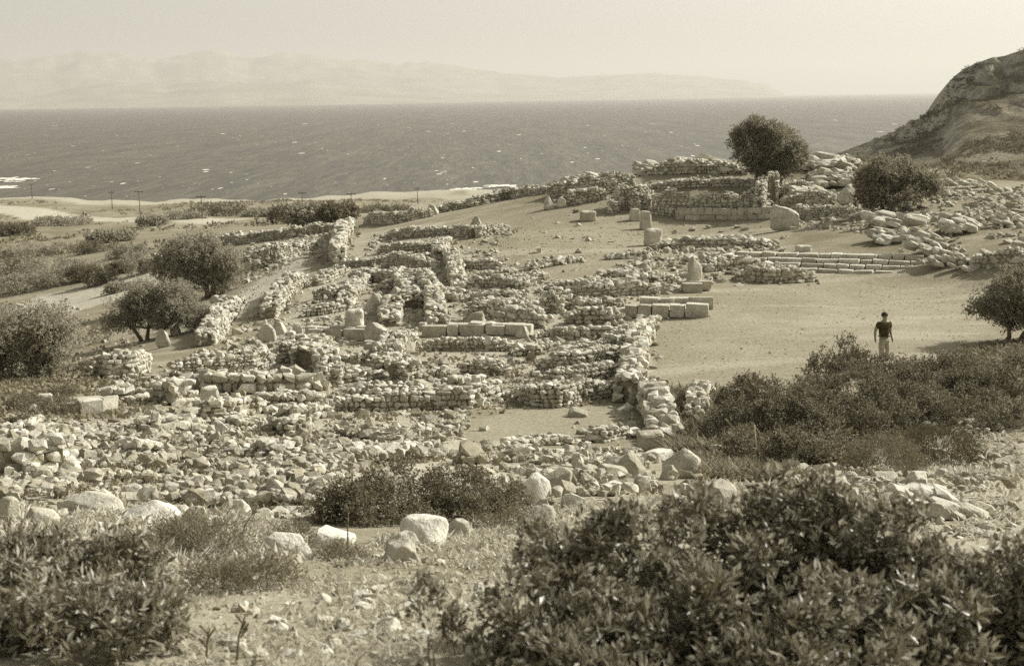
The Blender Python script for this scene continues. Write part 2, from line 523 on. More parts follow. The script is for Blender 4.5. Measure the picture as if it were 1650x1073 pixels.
bl = fbm(X_ / 5, Z_ / 3.5 + Y_ / 40, 67, 4)
gul = 1 - np.abs(fbm(X_ / 26 + Z_ / 30, Y_ / 120, 63, 3)) * 2
HV[..., 1] -= crag * (5.0 * (rg - .5) + 1.8 * bl) + 6 * (gul - .5) * np.clip(U_ * 2, 0, 1)
HV[..., 2] += (.5 + 1.1 * crag) * bl * np.clip(.4 + np.abs(U_) * 3, .4, 1) * .8 + .9 * np.clip(U_ * 3, 0, 1) * (gul - .5)
t = NT('scrubby hillside'); p = t.pos()
n1 = t.noise(p, .045, 6, .7); n2 = t.noise(p, .5, 5, .7); n3 = t.noise(p, 2.2, 4, .7)
nz = t.n('ShaderNodeNewGeometry'); sx = t.n('ShaderNodeSeparateXYZ'); t.l(nz.outputs['Normal'], sx.inputs[0])
steep = t.ramp(sx.outputs[2], [(.66, 1.0), (.88, 0.0)])
c1 = t.mix(t.ramp(n1, [(.42, 0.0), (.58, 1.0)]), sep(.12), sep(.26))
c1 = t.mix(t.math('MULTIPLY', steep, t.ramp(n1, [(.35, .25), (.55, 1.0)])), c1, sep(.56))
c1 = t.mix(1.0, c1, t.ramp(n2, [(.32, .55), (.68, 1.25)]), 'MULTIPLY')
c1 = t.mix(1.0, c1, t.ramp(n3, [(.3, .7), (.7, 1.2)]), 'MULTIPLY')
t.bsdf(c1, .95, .1, t.bump(t.math('ADD', n2, t.math('MULTIPLY', n3, .4)), .9, 1.2))
M_hill = t.m
k = np.arange(HR * HC).reshape(HR, HC)
f = np.stack([k[:-1, :-1], k[1:, :-1], k[1:, 1:], k[:-1, 1:]], -1).reshape(-1, 4)
tag(ob('hill', mesh('hill', HV.reshape(-1, 3), f, M_hill, True)), kind='structure')

# ------------------------------------------------------------------ stones
def hull_mesh(name, pts, mat):
    bm = bmesh.new()
    vs = [bm.verts.new(tuple(q)) for q in pts]
    r = bmesh.ops.convex_hull(bm, input=vs)
    junk = [v for v in bm.verts if not v.link_faces]
    bmesh.ops.delete(bm, geom=junk, context='VERTS')
    me = bpy.data.meshes.new(name)
    bm.to_mesh(me); bm.free()
    if mat: me.materials.append(mat)
    return me
def stone_pts(r, n, box):
    d = r.normal(size=(n, 3)); d /= np.linalg.norm(d, axis=1)[:, None]
    q = np.sign(d) * np.abs(d) ** box
    q /= np.abs(q).max(0)
    return q * .5 * r.uniform(.9, 1.06, size=(n, 1))
STONES = []
for i in range(26):
    r = np.random.default_rng(100 + i)
    STONES.append(hull_mesh('stone', stone_pts(r, 20, r.uniform(.5, .9)), M_rock if i % 3 else M_rock2))
LOOSE = []
for i in range(20):
    r = np.random.default_rng(500 + i)
    LOOSE.append(hull_mesh('loose_stone', stone_pts(r, 22, r.uniform(.5, 1.0)), M_weather))
BLOCKS = []
for i in range(10):
    r = np.random.default_rng(300 + i)
    q = []
    for x in (-1, 1):
        for y in (-1, 1):
            for z in (-1, 1):
                b = np.array([x, y, z]) * (.5 - r.uniform(0, .06, 3))
                for a in range(3):
                    e = b.copy(); e[a] -= np.sign(e[a]) * r.uniform(.03, .15); q.append(e)
    BLOCKS.append(hull_mesh('stone', np.array(q), M_ash))
LOWST = []
for i in range(14):
    r = np.random.default_rng(700 + i)
    me_ = hull_mesh('tmp', stone_pts(r, 11, r.uniform(.55, .9)), None)
    v = np.array([q.co[:] for q in me_.vertices]); f = np.array([list(q.vertices) for q in me_.polygons])
    LOWST.append((v, f)); bpy.data.meshes.remove(me_)
def place(name, me, parent, p, size, yaw=0, tilt=.12, origin=(0, 0, 0)):
    o = bpy.data.objects.new(name, me)
    C.objects.link(o)
    if parent is not None: o.parent = parent
    o.location = (p[0] - origin[0], p[1] - origin[1], p[2] - origin[2])
    o.rotation_euler = (rnd.gauss(0, tilt), rnd.gauss(0, tilt), yaw)
    o.scale = size
    return o

DEBRIS = []
def wall(label, pix, h, th=.6, st=.30, ruin=.35, style='rubble', name='stone_wall', cat='wall', core=True, group=None, flat=.7, pts=None):
    """a ruined wall: an earth and rubble core with facing stones and a top course, each stone its own part"""
    if style != 'ashlar': h *= 1.02; st *= .72
    b = [np.array(q, float) for q in pts] if pts is not None else [G(*q) for q in pix]
    org = b[0]
    root = empty(name, tuple(org), label, cat, group)
    root['kind'] = 'thing'
    seglen = [np.linalg.norm((b[i + 1] - b[i])[:2]) for i in range(len(b) - 1)]
    tot = sum(seglen)
    seed = rnd.uniform(0, 500)
    def at(s):
        s0 = s
        for i, L in enumerate(seglen):
            if s <= L or i == len(seglen) - 1:
                u = min(max(s / L, 0), 1); d = (b[i + 1] - b[i]) / L
                q = b[i] + (b[i + 1] - b[i]) * u
                q = q.copy()
                if style != 'ashlar':
                    nn_ = np.array([-d[1], d[0], 0.0])
                    q += nn_ * .16 * float(fbm(np.array(s0 / 2.2 + seed), np.array(seed * 1.7), 6, 3))
                q[2] = float(TER(q[0], q[1]))
                return q, d
            s -= L
    def hgt(s):
        e = min(1, .25 + 1.0 * min(s, tot - s) / max(.9, tot * .3))
        f_ = .5 + .75 * float(fbm(np.array(s / 1.3 + seed), np.array(seed), 5, 3))
        rn = ruin if style == 'ashlar' else min(.7, ruin * 1.15)
        return h * (1.08 - rn * f_) * (1 - .6 * (1 - e) * (0 if style == 'ashlar' else 1))
    # inward normal: away from the camera
    def frame(s):
        q, d = at(s)
        n = np.array([-d[1], d[0], 0.0]); n /= np.linalg.norm(n) + 1e-9
        if n @ np.array([q[0], q[1], 0]) < 0: n = -n
        return q, d, n, math.atan2(d[1], d[0])
    if core:
        ns = max(3, int(tot / .7) + 1)
        Vv, Ff = [], []
        ins = min(st * .42, th * .34)
        for i in range(ns):
            s = min(max(tot * i / (ns - 1), ins), tot - ins)
            q, d, n, yw = frame(s)
            hh = max(.05, hgt(s) - st * .45) * (.3 if i in (0, ns - 1) else 1)
            for off, z in ((ins, -.35), (th - ins, -.35), (th - ins, hh * rnd.uniform(.9, 1.02)), (ins, hh * rnd.uniform(.9, 1.02))):
                w = q + n * off
                Vv.append((w[0] - org[0], w[1] - org[1], q[2] + z - org[2]))
        for i in range(ns - 1):
            for j in range(4):
                Ff.append((i * 4 + j, i * 4 + (j + 1) % 4, i * 4 + 4 + (j + 1) % 4, i * 4 + 4 + j))
        Ff += [(3, 2, 1, 0), tuple((ns - 1) * 4 + j for j in range(4))]
        m = bpy.data.meshes.new('core'); m.from_pydata(Vv, [], Ff); m.update(); m.materials.append(M_core)
        ob('core', m, root)
    lib = BLOCKS if style == 'ashlar' else STONES
    todo = []
    q0, d0, n0, y0 = frame(tot / 2)
    tocam = -np.array([q0[0], q0[1], 0]); tocam /= np.linalg.norm(tocam)
    ch = st * (flat if style != 'ashlar' else 1.0)
    for side, nn in ((0, -n0), (1, n0)):
        hidden = nn @ tocam < -.3
        z = 0.0
        while z < h * 1.1:
            s = rnd.uniform(0, st * .5)
            rowh = ch * (rnd.uniform(.65, 1.3) if style != 'ashlar' else rnd.uniform(.9, 1.1))
            while s < tot:
                L = st * (min(2.1, max(.5, math.exp(rnd.gauss(0, .38)))) if style != 'ashlar' else rnd.uniform(1.0, 2.6))
                sm = min(s + L / 2, tot)
                hg = hgt(sm)
                if z + rowh * .45 < hg and not (hidden and z + 1.6 * rowh < hg):
                    q, d, n, yw = frame(sm)
                    dep = min(th * .9, st * rnd.uniform(.8, 1.25))
                    jit = rnd.gauss(0, .035)
                    off = dep * .42 + jit if side == 0 else th - dep * .42 + jit
                    w = q + n * off + np.array([0, 0, z + rowh * .5])
                    if style == 'ashlar':
                        todo.append((hidden, w, (L * rnd.uniform(.95, 1.0), dep * rnd.uniform(.85, 1.05), rowh * rnd.uniform(.85, 1.05)), yw + rnd.gauss(0, .03), .025))
                    else:
                        big_ = 1.5 if rnd.random() < .07 else 1.0
                        todo.append((hidden, w, (L * 1.08 * big_, dep * big_, rowh * rnd.uniform(.9, 1.25) * big_), yw + rnd.gauss(0, .12), .12))
                s += L
            z += rowh
    if style != 'ashlar':
        for s in np.arange(.1, tot, .17):
            q, d, n, yw = frame(min(s, tot))
            for side in (0, 1):
                if rnd.random() < .42:
                    off = -abs(rnd.gauss(0, .45)) if side == 0 else th + abs(rnd.gauss(0, .55))
                    w = q + n * off
                    DEBRIS.append((w[0] + rnd.gauss(0, .1), w[1] + rnd.gauss(0, .1), st * (.2 + .75 * rnd.random() ** 2)))
    # top rubble
    k = max(1, int(round(th / st)) - 1)
    for j in range(k):
        s = rnd.uniform(0, st)
        while s < tot:
            L = st * rnd.uniform(.6, 1.4)
            q, d, n, yw = frame(min(s, tot))
            off = th * (j + 1) / (k + 1) + rnd.gauss(0, .05)
            w = q + n * off + np.array([0, 0, max(.05, hgt(min(s, tot)) - st * .2) + rnd.gauss(0, .03)])
            bg_ = rnd.choice([.6, .8, 1, 1.1, 1.6]) if style != 'ashlar' else 1
            todo.append((False, w, (L * bg_, st * rnd.uniform(.7, 1.2) * bg_, st * rnd.uniform(.5, .9) * bg_), yw + (rnd.uniform(-.6, .6) if style != 'ashlar' else 0), .15 if style != 'ashlar' else .02))
            s += L * 1.05
    todo.sort(key=lambda q: (q[0], -q[2][0] * q[2][2]))
    for hd, w, sz, yw, tl in todo[:285]:
        place('stone', lib[rnd.randrange(len(lib))], root, w, sz, yw, tl, org)
    if len(todo) > 285:
        VV, FF, n_ = [], [], 0
        for hd, w, sz, yw, tl in todo[285:]:
            v_, f_ = LOWST[rnd.randrange(14)]
            v_ = v_ * sz; c_, s_ = math.cos(yw), math.sin(yw)
            v_ = np.c_[v_[:, 0] * c_ - v_[:, 1] * s_, v_[:, 0] * s_ + v_[:, 1] * c_, v_[:, 2]] + (w - org)
            VV.append(v_); FF.append(f_ + n_); n_ += len(v_)
        tag(ob('small_stones', mesh('small_stones', np.concatenate(VV), np.concatenate(FF), M_rock), root), kind='stuff')
    return root
# ------------------------------------------------------------------ ruined walls
# the long wall of big blocks along the court
wall('long wall of big pale blocks along the edge of the grassy court', [(1043,722),(1040,690),(1030,650),(1036,612),(1044,575),(1062,528)], .80, .75, .44, .3)
# cross walls between that wall and the rubble
wall('coursed rubble wall sagging above the bare grassy patch', [(820,644),(858,657),(902,658),(935,648),(1010,638)], .66, .6, .24, .3)
wall('low dark wall running on from the one above the grassy patch to the rubble', [(535,663),(610,664),(690,661),(760,660),(818,645)], .62, .6, .28, .35)
wall('low rubble wall just behind the one above the grassy patch', [(864,622),(940,620),(1016,606)], .48, .6, .24, .35)
wall('third rubble wall back from the grassy patch, tall stones on its top', [(857,604),(930,604),(985,596),(1026,584)], .72, .6, .26, .35)
wall('wall of rounded cobbles beside a smooth sloping floor', [(735,606),(775,607),(818,604)], .62, .7, .26, .35)
wall('low cobble wall with a dark hollow at its foot', [(622,612),(650,618),(682,606)], .75, .6, .28, .3)
wall('narrow cobble wall below the long smooth ashlar course', [(680,566),(740,566),(822,566)], .48, .6, .26, .3)
wall('broken rubble wall reaching the big block wall from a hollow', [(905,575),(965,572),(1022,562)], .62, .7, .27, .45)
wall('low wall of mixed stones with a boulder above it', [(826,575),(865,572),(905,562)], .5, .7, .27, .5)
wall('long smooth course of cut slabs in the middle of the ruins', [(676,544),(750,542),(836,541)], .36, .7, .42, .05, 'ashlar')
wall('ashlar bench with the tall square block on it', [(490,549),(540,550),(584,550)], .40, .9, .45, .05, 'ashlar')
wall('short stepped ashlar course below the square block', [(578,574),(610,574),(638,573)], .40, .7, .42, .1, 'ashlar')
wall('dark ashlar wall under the square rubble pier', [(800,524),(840,527),(872,530)], .75, .6, .32, .3)
wall('large pale slab terrace jutting into the court', [(1000,513),(1060,513),(1123,512)], .24, 2.2, .5, .04, 'ashlar')
wall('low cut block at the court edge below the leaning slab', [(1098,472),(1131,472)], .26, .9, .45, .05, 'ashlar')
wall('thick rubble pier standing square above the dark ashlar wall', [(868,505),(905,505)], 1.15, 1.0, .34, .12)
wall('row of upright slabs facing the terrace of the court', [(905,522),(945,524),(1000,522)], .8, .6, .42, .4)
wall('jumbled wall of angular stones behind the upright slabs', [(905,486),(960,482),(1010,476),(1060,474)], .65, .8, .36, .5)
wall('spread of low rubble wall near the leaning slab', [(1010,462),(1060,460),(1096,455)], .45, .9, .32, .45)
wall('rubble wall above the long smooth course', [(745,519),(800,514),(862,505)], .72, .7, .30, .45)
wall('broken cross wall behind the pale mound of stones', [(742,487),(790,487),(850,480)], .50, .7, .30, .45)
wall('low stone line at the edge of the grassy slope', [(735,465),(780,463),(836,468),(868,458)], .55, .6, .28, .4)
wall('short low wall lying on the tan slope', [(737,432),(770,434),(802,433)], .5, .6, .28, .3)
wall('stub of wall with a pale slab top beside the tan slope', [(822,452),(850,456),(886,448)], .4, .7, .3, .45)
# walls running away from the camera
wall('pale wall top running up through the middle of the ruins', [(727,470),(722,445),(716,420),(728,392)], .75, .75, .36, .3)
wall('tall broken wall beside the dark room in the middle', [(690,530),(688,505),(676,475),(664,452)], 1.0, .8, .36, .35)
wall('wall heap between the two round boulders', [(645,526),(650,500),(640,470),(626,445)], .85, .9, .36, .4)
wall('short pale wall stub leaning over a dark hollow', [(566,500),(582,475),(598,455)], .75, .7, .3, .35)
wall('bright wall ridge leading down to the ashlar step', [(512,622),(505,600),(520,580),(540,560)], .85, .8, .28, .3)
wall('wall ridge of stacked stones above the cobble wall', [(640,592),(655,575),(672,552)], .7, .9, .32, .3)
# upper ruins
wall('row of big bright blocks beside the far end of the street', [(556,425),(556,405),(560,385),(572,366)], 1.25, .9, .62, .35)
wall('dark rubble room wall behind the street blocks', [(612,430),(650,436),(700,434)], .85, .7, .30, .4)
wall('rubble wall in front of the street blocks', [(560,452),(610,456),(660,462)], .8, .7, .30, .45)
wall('upper cross wall of small stones among the ruins', [(605,408),(650,408),(712,404)], .7, .7, .30, .4)
wall('thin line of stones crossing below the tall round boulder', [(608,388),(660,384),(720,380),(770,384),(822,370)], .75, .7, .32, .4)
wall('far boundary wall on the slope above the plain', [(583,362),(630,362),(665,356),(700,348)], 1.1, .8, .36, .4)
wall('boundary stones climbing from the plain to the palace mound', [(700,345),(760,334),(820,322),(880,312)], .9, .9, .42, .5)
wall('outer rubble bank left of the street', [(352,445),(400,440),(450,425),(512,402)], 1.3, 1.6, .36, .4)
wall('far top of the rubble bank beside the plain', [(330,398),(400,392),(470,384),(545,372)], 1.1, 1.2, .38, .45)
# left lower ruins
wall('rubble wall along the near end of the street', [(352,556),(372,520),(398,492)], .9, .8, .30, .3)
wall('street wall with dark doorway stones', [(445,512),(470,480),(500,455)], 1.0, .8, .32, .35)
wall('dark wall of small courses below the near street', [(283,610),(340,606),(408,600),(445,588)], .72, .7, .24, .4)
wall('rubble wall beside the tall pointed stone', [(446,585),(478,583),(505,572)], .7, .7, .26, .25)
wall('crumbling wall round the dark pit at the left', [(140,606),(175,612),(215,610),(247,596)], .8, .9, .34, .45)
wall('row of boulders forming a low terrace wall', [(270,628),(340,634),(400,636),(460,634),(530,630)], .65, .9, .50, .4)
wall('shaded wall beside the smooth stone drum', [(236,648),(280,654),(318,648)], .62, .7, .34, .25)
wall('low wall of big stones at the left foot of the ruins', [(160,648),(200,648),(240,644)], .45, .7, .40, .3)
wall('low shaded wall to the near side of the stone drum', [(322,676),(360,676),(402,668),(440,664)], .5, .7, .30, .35)
wall('flat slabs laid in a line on the grassy left slope', [(118,668),(150,668),(182,664)], .2, .7, .36, .1, 'ashlar')
wall('sunken wall stub at the top of the rubble spill', [(440,702),(475,704),(506,700)], .5, .8, .3, .35)
wall('line of stones closing the near side of the rubble room', [(240,708),(290,706),(340,694)], .5, .9, .36, .5)
wall('low kerb of upright cobbles below the grassy patch', [(940,712),(975,714),(1015,704)], .38, .5, .26, .3)
wall('near kerb of small stones along the rubble', [(830,722),(880,718),(938,716)], .22, .6, .22, .5)
wall('big boulder wall over a dark gap at the left edge', [(-20,762),(40,768),(100,764),(130,756)], .42, .8, .34, .5)
wall('upper row of white boulders at the left edge', [(-10,712),(50,716),(110,712),(150,706)], .36, .8, .34, .5)
wall('low wall joining the terrace row to the dark wall', [(400, 654), (470, 658), (536, 654)], 0.4, .7, .30, .4)
wall('short low wall left of the cobble wall hollow', [(545, 620), (585, 616), (622, 612)], 0.45, .7, .30, .4)
wall('low line of stones between the cobble walls', [(690, 632), (745, 634), (806, 628)], 0.4, .7, .30, .4)
wall('faint wall line above the long low dark wall', [(555, 643), (630, 643), (705, 646)], 0.42, .7, .30, .4)
wall('half buried wall at the upper edge of the rubble spill', [(330, 694), (385, 697), (440, 692)], 0.35, .7, .30, .4)
wall('short wall running left from the square block bench', [(450, 556), (475, 554), (490, 552)], 0.45, .7, .30, .4)
wall('small room wall behind the square block', [(486, 512), (525, 508), (556, 502)], 0.6, .7, .30, .4)
wall('second small room wall behind the square block', [(500, 484), (530, 482), (560, 474)], 0.6, .7, .30, .4)
wall('little cross wall beside the wide street', [(515, 460), (540, 452), (566, 440)], 0.65, .7, .30, .4)
wall('low cross wall in front of the thick rubble pier', [(742, 503), (800, 499), (862, 494)], 0.5, .7, .30, .4)
wall('low stone row behind the thick rubble pier', [(872, 472), (930, 468), (985, 462)], 0.5, .7, .30, .4)
wall('wall line in front of the upright slabs', [(862, 548), (930, 547), (1005, 544)], 0.45, .7, .30, .4)
wall('short cross wall right of the tall broken wall', [(696, 486), (735, 486), (742, 484)], 0.5, .7, .30, .4)
wall('stub wall below the ridge of stacked stones', [(585, 596), (615, 598), (640, 596)], 0.5, .7, .30, .4)
wall('dark cross wall of the upper small rooms', [(640, 428), (680, 426), (716, 420)], 0.6, .7, .30, .4)
wall('low curved row below the tan slope', [(760, 450), (800, 446), (835, 440)], 0.35, .7, .30, .4)
wall('shaded wall at the back of the middle dark room', [(606, 470), (630, 468), (668, 466)], 0.7, .7, .30, .4)
wall('inner rubble wall of the mound above the facade', [(1034, 306), (1090, 304), (1150, 302), (1228, 300)], 0.7, 1.1, .42, .65)
wall('ragged wall stepping down left of the palace piers', [(902, 334), (940, 328), (978, 322)], 1.1, 1.1, .42, .6)
wall('broken wall right of the palace corner pier', [(1246, 318), (1280, 316), (1310, 312)], 1.0, .7, .30, .4)
wall('crumbled wall running past the bushy tree', [(1258, 352), (1310, 352), (1372, 348)], 0.8, .7, .30, .4)
wall('faint wall line in the rubble right of the leaning boulder', [(375, 740), (450, 744), (520, 740)], 0.3, .6, .30, .35)
wall('faint wall line in the left part of the rubble spill', [(150, 738), (225, 744), (300, 742)], 0.32, .6, .30, .35)
wall('stone row at the right end of the rubble spill', [(555, 744), (640, 742), (705, 732)], 0.3, .6, .30, .35)
wall('low wall between the terrace row and the long dark wall', [(425, 676), (480, 680), (540, 672)], 0.42, .6, .30, .35)
wall('short link of wall between the two cobble walls', [(686, 613), (712, 614), (735, 612)], 0.5, .6, .30, .35)
wall('low row of stones below the ashlar step', [(540, 586), (580, 588), (622, 586)], 0.45, .6, .30, .35)
wall('long thin wall row above the tumbled middle rooms', [(540, 432), (600, 428), (650, 418)], 0.5, .6, .30, .35)
wall('thin row of stones across the middle of the ruins', [(700, 472), (720, 476), (742, 474)], 0.4, .6, .30, .35)
wall('low parallel wall between the slab terrace and the pier', [(905, 500), (960, 497), (1005, 494)], 0.4, .6, .30, .35)
# palace mound
wall('tall dark facade wall of the palace hall', [(1048,346),(1120,350),(1180,350),(1236,345)], 2.2, 1.3, .36, .58)
wall('low ashlar plinth at the foot of the palace facade', [(1086,354),(1150,355),(1238,353)], .55, .45, .42, .04, 'ashlar')
wall('highest rubble wall on the skyline of the mound', [(1024,284),(1090,282),(1150,280),(1204,282)], 1.25, 1.3, .5, .62)
wall('rubble mass stepping down from the mound top to the shore side', [(880,318),(930,316),(985,312),(1022,300)], 1.5, 1.6, .42, .45)
wall('thick broken wall left of the palace facade', [(985,340),(1012,338),(1046,340)], 1.7, 1.4, .38, .35)
wall('square rubble pier at the left of the palace', [(976,345),(992,345)], 1.25, .6, .32, .1)
wall('tall slim rubble pier beside the palace facade', [(1013,342),(1031,342)], 2.0, .7, .34, .1)
wall('bright rubble pier at the corner of the palace facade', [(1232,352),(1236,332),(1234,318)], 2.0, .7, .34, .15)
wall('tumbled wall under the skyline behind the round tree', [(1256,332),(1300,334),(1345,330)], 1.0, 1.4, .42, .5)
wall('broken upper wall on the mound between the two trees', [(1290,300),(1340,298),(1382,296)], 1.0, 1.6, .46, .5)
wall('skyline stones between the round tree and the hillside', [(1300,272),(1345,268),(1384,270)], 0.75, 1.6, .44, .45)
wall('low wall of slabs before the palace floor', [(1052,402),(1110,400),(1170,400),(1240,398)], .55, 1.2, .42, .45)
wall('rubble spur ending beside the steps', [(1190,452),(1240,458),(1290,457),(1318,455)], .85, 1.6, .38, .45)
wall('slabs and stones beyond the leaning slab', [(1140,440),(1180,436),(1230,430)], .6, 1.2, .42, .5)
wall('low dry wall at the foot of the right slope', [(1558,432),(1600,432),(1660,430)], .85, .8, .36, .3)
wall('half buried line of flat slabs on the palace court', [(962,445),(990,448),(1030,446)], .3, .9, .45, .35)
wall('pale kerb stones scattered along the palace court', [(858,436),(890,430),(940,422)], .45, .7, .38, .55)
wall('stone line from the palace court to the leaning slab', [(975,420),(1010,418),(1050,414)], .35, .8, .38, .5)
wall('crooked stone wall at the near edge of the thicket', [(1136,690),(1140,668),(1148,645)], .75, .5, .30, .25)

# ------------------------------------------------------------------ broad steps up from the court
sb = [G(1282, 438), G(1462, 438)]
dv = (sb[1] - sb[0]); Ls = np.linalg.norm(dv[:2]); dv = dv / Ls; yw = math.atan2(dv[1], dv[0])
nv = np.array([-dv[1], dv[0], 0]);
zb = min(sb[0][2], sb[1][2])
steps = empty('stone_steps', tuple(sb[0]), 'broad flight of low stone steps rising from the court', 'steps')
for i in range(4):
    s = -(.0, .9, 2.4, 3.2)[i]
    end = Ls + (.9, 1.3, 1.0, .2)[i]
    while s < end:
        L = rnd.uniform(.5, 1.1)
        w = sb[0] + dv * (s + L / 2) + nv * (.35 + .55 * i)
        w = np.array([w[0], w[1], zb - .08 + .19 * i + .08 + rnd.gauss(0, .006)])
        place('stone', BLOCKS[rnd.randrange(10)], steps, w, (L * rnd.uniform(.94, 1.0), .72 * rnd.uniform(.85, 1.1), .26 * rnd.uniform(.8, 1.08)), yw + rnd.gauss(0, .04), .025, sb[0])
        s += L

# ------------------------------------------------------------------ single stones and boulders
def ico(level):
    bm = bmesh.new(); bmesh.ops.create_icosphere(bm, subdivisions=level, radius=1.0)
    v = np.array([x.co[:] for x in bm.verts]); f = np.array([[y.index for y in x.verts] for x in bm.faces]); bm.free()
    return v, f
ICO = {k: ico(k) for k in (2, 3, 4)}
def n3(v, s, k):
    return (fbm(v[:, 0] * k + v[:, 2] * k * .7, v[:, 1] * k - v[:, 2] * k * .6, s, 4) + fbm(v[:, 1] * k + v[:, 0] * .4 * k, v[:, 2] * k + 3.3, s + 3, 4)) * .5
def boulder_mesh(seed, sx, sy, sz, mat, level=4, cuts=15, rough=.14):
    r = np.random.default_rng(seed)
    v, f = ICO[level]; v = v.copy()
    v = np.sign(v) * np.abs(v) ** .85
    for c in range(cuts):                            # flat broken faces
        n = r.normal(size=3); n[2] = abs(n[2]) * .7; n /= np.linalg.norm(n)
        d = r.uniform(.52, .86)
        over = v @ n - d
        v -= np.clip(over, 0, None)[:, None] * n * .97
    v *= (1 + rough * n3(v, seed % 97, 1.6) + rough * .45 * n3(v, seed % 89 + 5, 5) - rough * .5 * np.abs(n3(v, seed % 71 + 2, 2.6)))[:, None]
    v *= np.array([sx, sy, sz])
    return mesh('boulder', v, f, mat, True)
def boulder(label, px, py, wpx, hpx, mat=None, deep=.8, yaw=None, name='boulder', cat='boulder', group=None, tilt=0.0, bury=.12, level=4, cuts=15, rough=.14):
    p = G(px, py); k = pxm(p)
    w, h = wpx / k, hpx / k
    if p[1] < 16: h *= 1.02; w *= 1.25
    o = ob(name, boulder_mesh(int(px * 7 + py * 13), w / 2, w / 2 * deep, h / 2 * (1 + bury), mat or M_rock2, level, cuts, rough))
    p = p + np.array([0, w / 2 * deep * .6, 0])
    o.location = (p[0], p[1], float(TER(p[0], p[1])) + h / 2 * (1 - bury))
    o.rotation_euler = (0, tilt, yaw if yaw is not None else rnd.uniform(-.5, .5))
    return tag(o, label, cat, group)
def dressed(label, px, py, wpx, hpx, deep=.8, yaw=0.0, name='stone_block', cat='stone block', taper=.0, top=None, lean=0.0, mat=None):
    """a cut or roughly dressed stone: a box with worn, chipped edges"""
    p = G(px, py); k = pxm(p)
    w, h = wpx / k, hpx / k; d = w * deep
    bm = bmesh.new(); bmesh.ops.create_cube(bm, size=1.0)
    bmesh.ops.subdivide_edges(bm, edges=bm.edges[:], cuts=5, use_grid_fill=True)
    v = np.array([x.co[:] for x in bm.verts])
    e = np.abs(v) * 2
    rr = np.clip((np.sort(e, 1)[:, 1] - .72) / .28, 0, 1)
    v *= (1 - .13 * rr[:, None] ** 2)
    v *= np.array([w, d, h])
    v[:, :2] *= (1 - taper * (v[:, 2:3] / h + .5))
    v[:, 0] += lean * (v[:, 2] + h / 2)
    if top == 'slant': v[:, 2] += np.where(v[:, 2] > 0, (v[:, 2] / h) * 2, 0) * (-.45 * h * (v[:, 0] / w))
    if top == 'point': v[:, 2] -= np.where(v[:, 2] > 0, (v[:, 2] / h) * 2, 0) * .9 * h * np.abs(v[:, 0] / w) ** 1.4
    v += (.12 * min(w, h) * n3(v / min(w, h), int(px) % 50, 2.2))[:, None] * np.sign(v)
    f = np.array([[y.index for y in x.verts] for x in bm.faces]); bm.free()
    o = ob(name, mesh(name, v, f, mat or M_ash, False))
    o.location = (p[0], p[1] + d / 2 * .9, float(TER(p[0], p[1])) + h / 2 - .04)
    o.rotation_euler = (0, 0, yaw)
    return tag(o, label, cat)

o = dressed('tall square dark block standing on the ashlar bench', 570, 548, 30, 34, .8, .05); o.location.z += .37; o.location.y += .25
dressed('dark pointed standing stone beside the street wall', 429, 552, 30, 32, .55, .1, 'standing_stone', 'standing stone', .2, 'point')
o = dressed('smooth pale column drum sitting on the shaded wall', 336, 654, 31, 24, .9, .3, 'column_drum', 'column drum', .12); o.location.z += .14
dressed('dark cube of stone in the grass at the left', 68, 656, 27, 22, .9, .25)
dressed('square block casting a shadow at the centre of the palace court', 1053, 396, 27, 28, .9, .1)
dressed('rough upright stone post behind the square block on the court', 1041, 371, 18, 31, .8, .1, 'stone_post', 'stone post', .1)
dressed('short stone post nearest the tall slim pier', 1024, 357, 17, 21, .8, .1, 'stone_post', 'stone post', .1)
dressed('low rough block alone on the left of the palace court', 948, 357, 25, 17, .8, .0)
dressed('pale curved slab standing at the corner of the palace floor', 1265, 371, 44, 36, .35, -.15, 'stone_slab', 'slab', .0, 'slant')
dressed('leaning upright slab at the edge of the court', 1117, 468, 26, 58, .5, .5, 'stone_slab', 'slab', .25, 'slant', .12)
dressed('pale block lying at the left end of the steps', 1297, 406, 24, 11, .8, .1)
dressed('bright squared block crowning the near end of the court wall', 1050, 728, 42, 34, .8, .05, mat=M_rock2)

B = boulder
def outcrop(label, px, py, wpx, hpx, dip=.4, n=16, deep=.6, seed=1, mat=None):
    """bedrock breaking through the slope: slabs that all dip one way, one body"""
    p = G(px, py); k = pxm(p); W, Hh = wpx / k, hpx / k
    r = np.random.default_rng(seed); VV, FF, n0 = [], [], 0
    for i in range(n):
        u = r.uniform(-.5, .5); t_ = r.uniform(0, 1)
        s = r.uniform(.22, .5) * W
        q = stone_pts(r, 26, r.uniform(.55, .8)) * np.array([s, s * r.uniform(.5, .9), s * r.uniform(.28, .5)])
        a = dip + r.normal() * .12; b = r.normal() * .25
        q = np.c_[q[:, 0] * math.cos(a) + q[:, 2] * math.sin(a), q[:, 1], -q[:, 0] * math.sin(a) + q[:, 2] * math.cos(a)]
        q = np.c_[q[:, 0] * math.cos(b) - q[:, 1] * math.sin(b), q[:, 0] * math.sin(b) + q[:, 1] * math.cos(b), q[:, 2]]
        cx = u * W * .8; cy = t_ * W * deep
        top = Hh * (.85 - .9 * max(0, u)) * (.35 + .65 * t_)
        q += np.array([cx, cy, float(TER(p[0] + cx, p[1] + cy)) - p[2] + top * r.uniform(.5, .8)])
        m_ = hull_mesh('tmp', q, None)
        vv = np.array([z.co[:] for z in m_.vertices]); ff = np.array([list(z.vertices) for z in m_.polygons]); bpy.data.meshes.remove(m_)
        VV.append(vv); FF.append(ff + n0); n0 += len(vv)
    return tag(ob('rock_outcrop', mesh('rock_outcrop', np.concatenate(VV), np.concatenate(FF), mat or M_rock2), None, tuple(p)), label, 'rock outcrop')
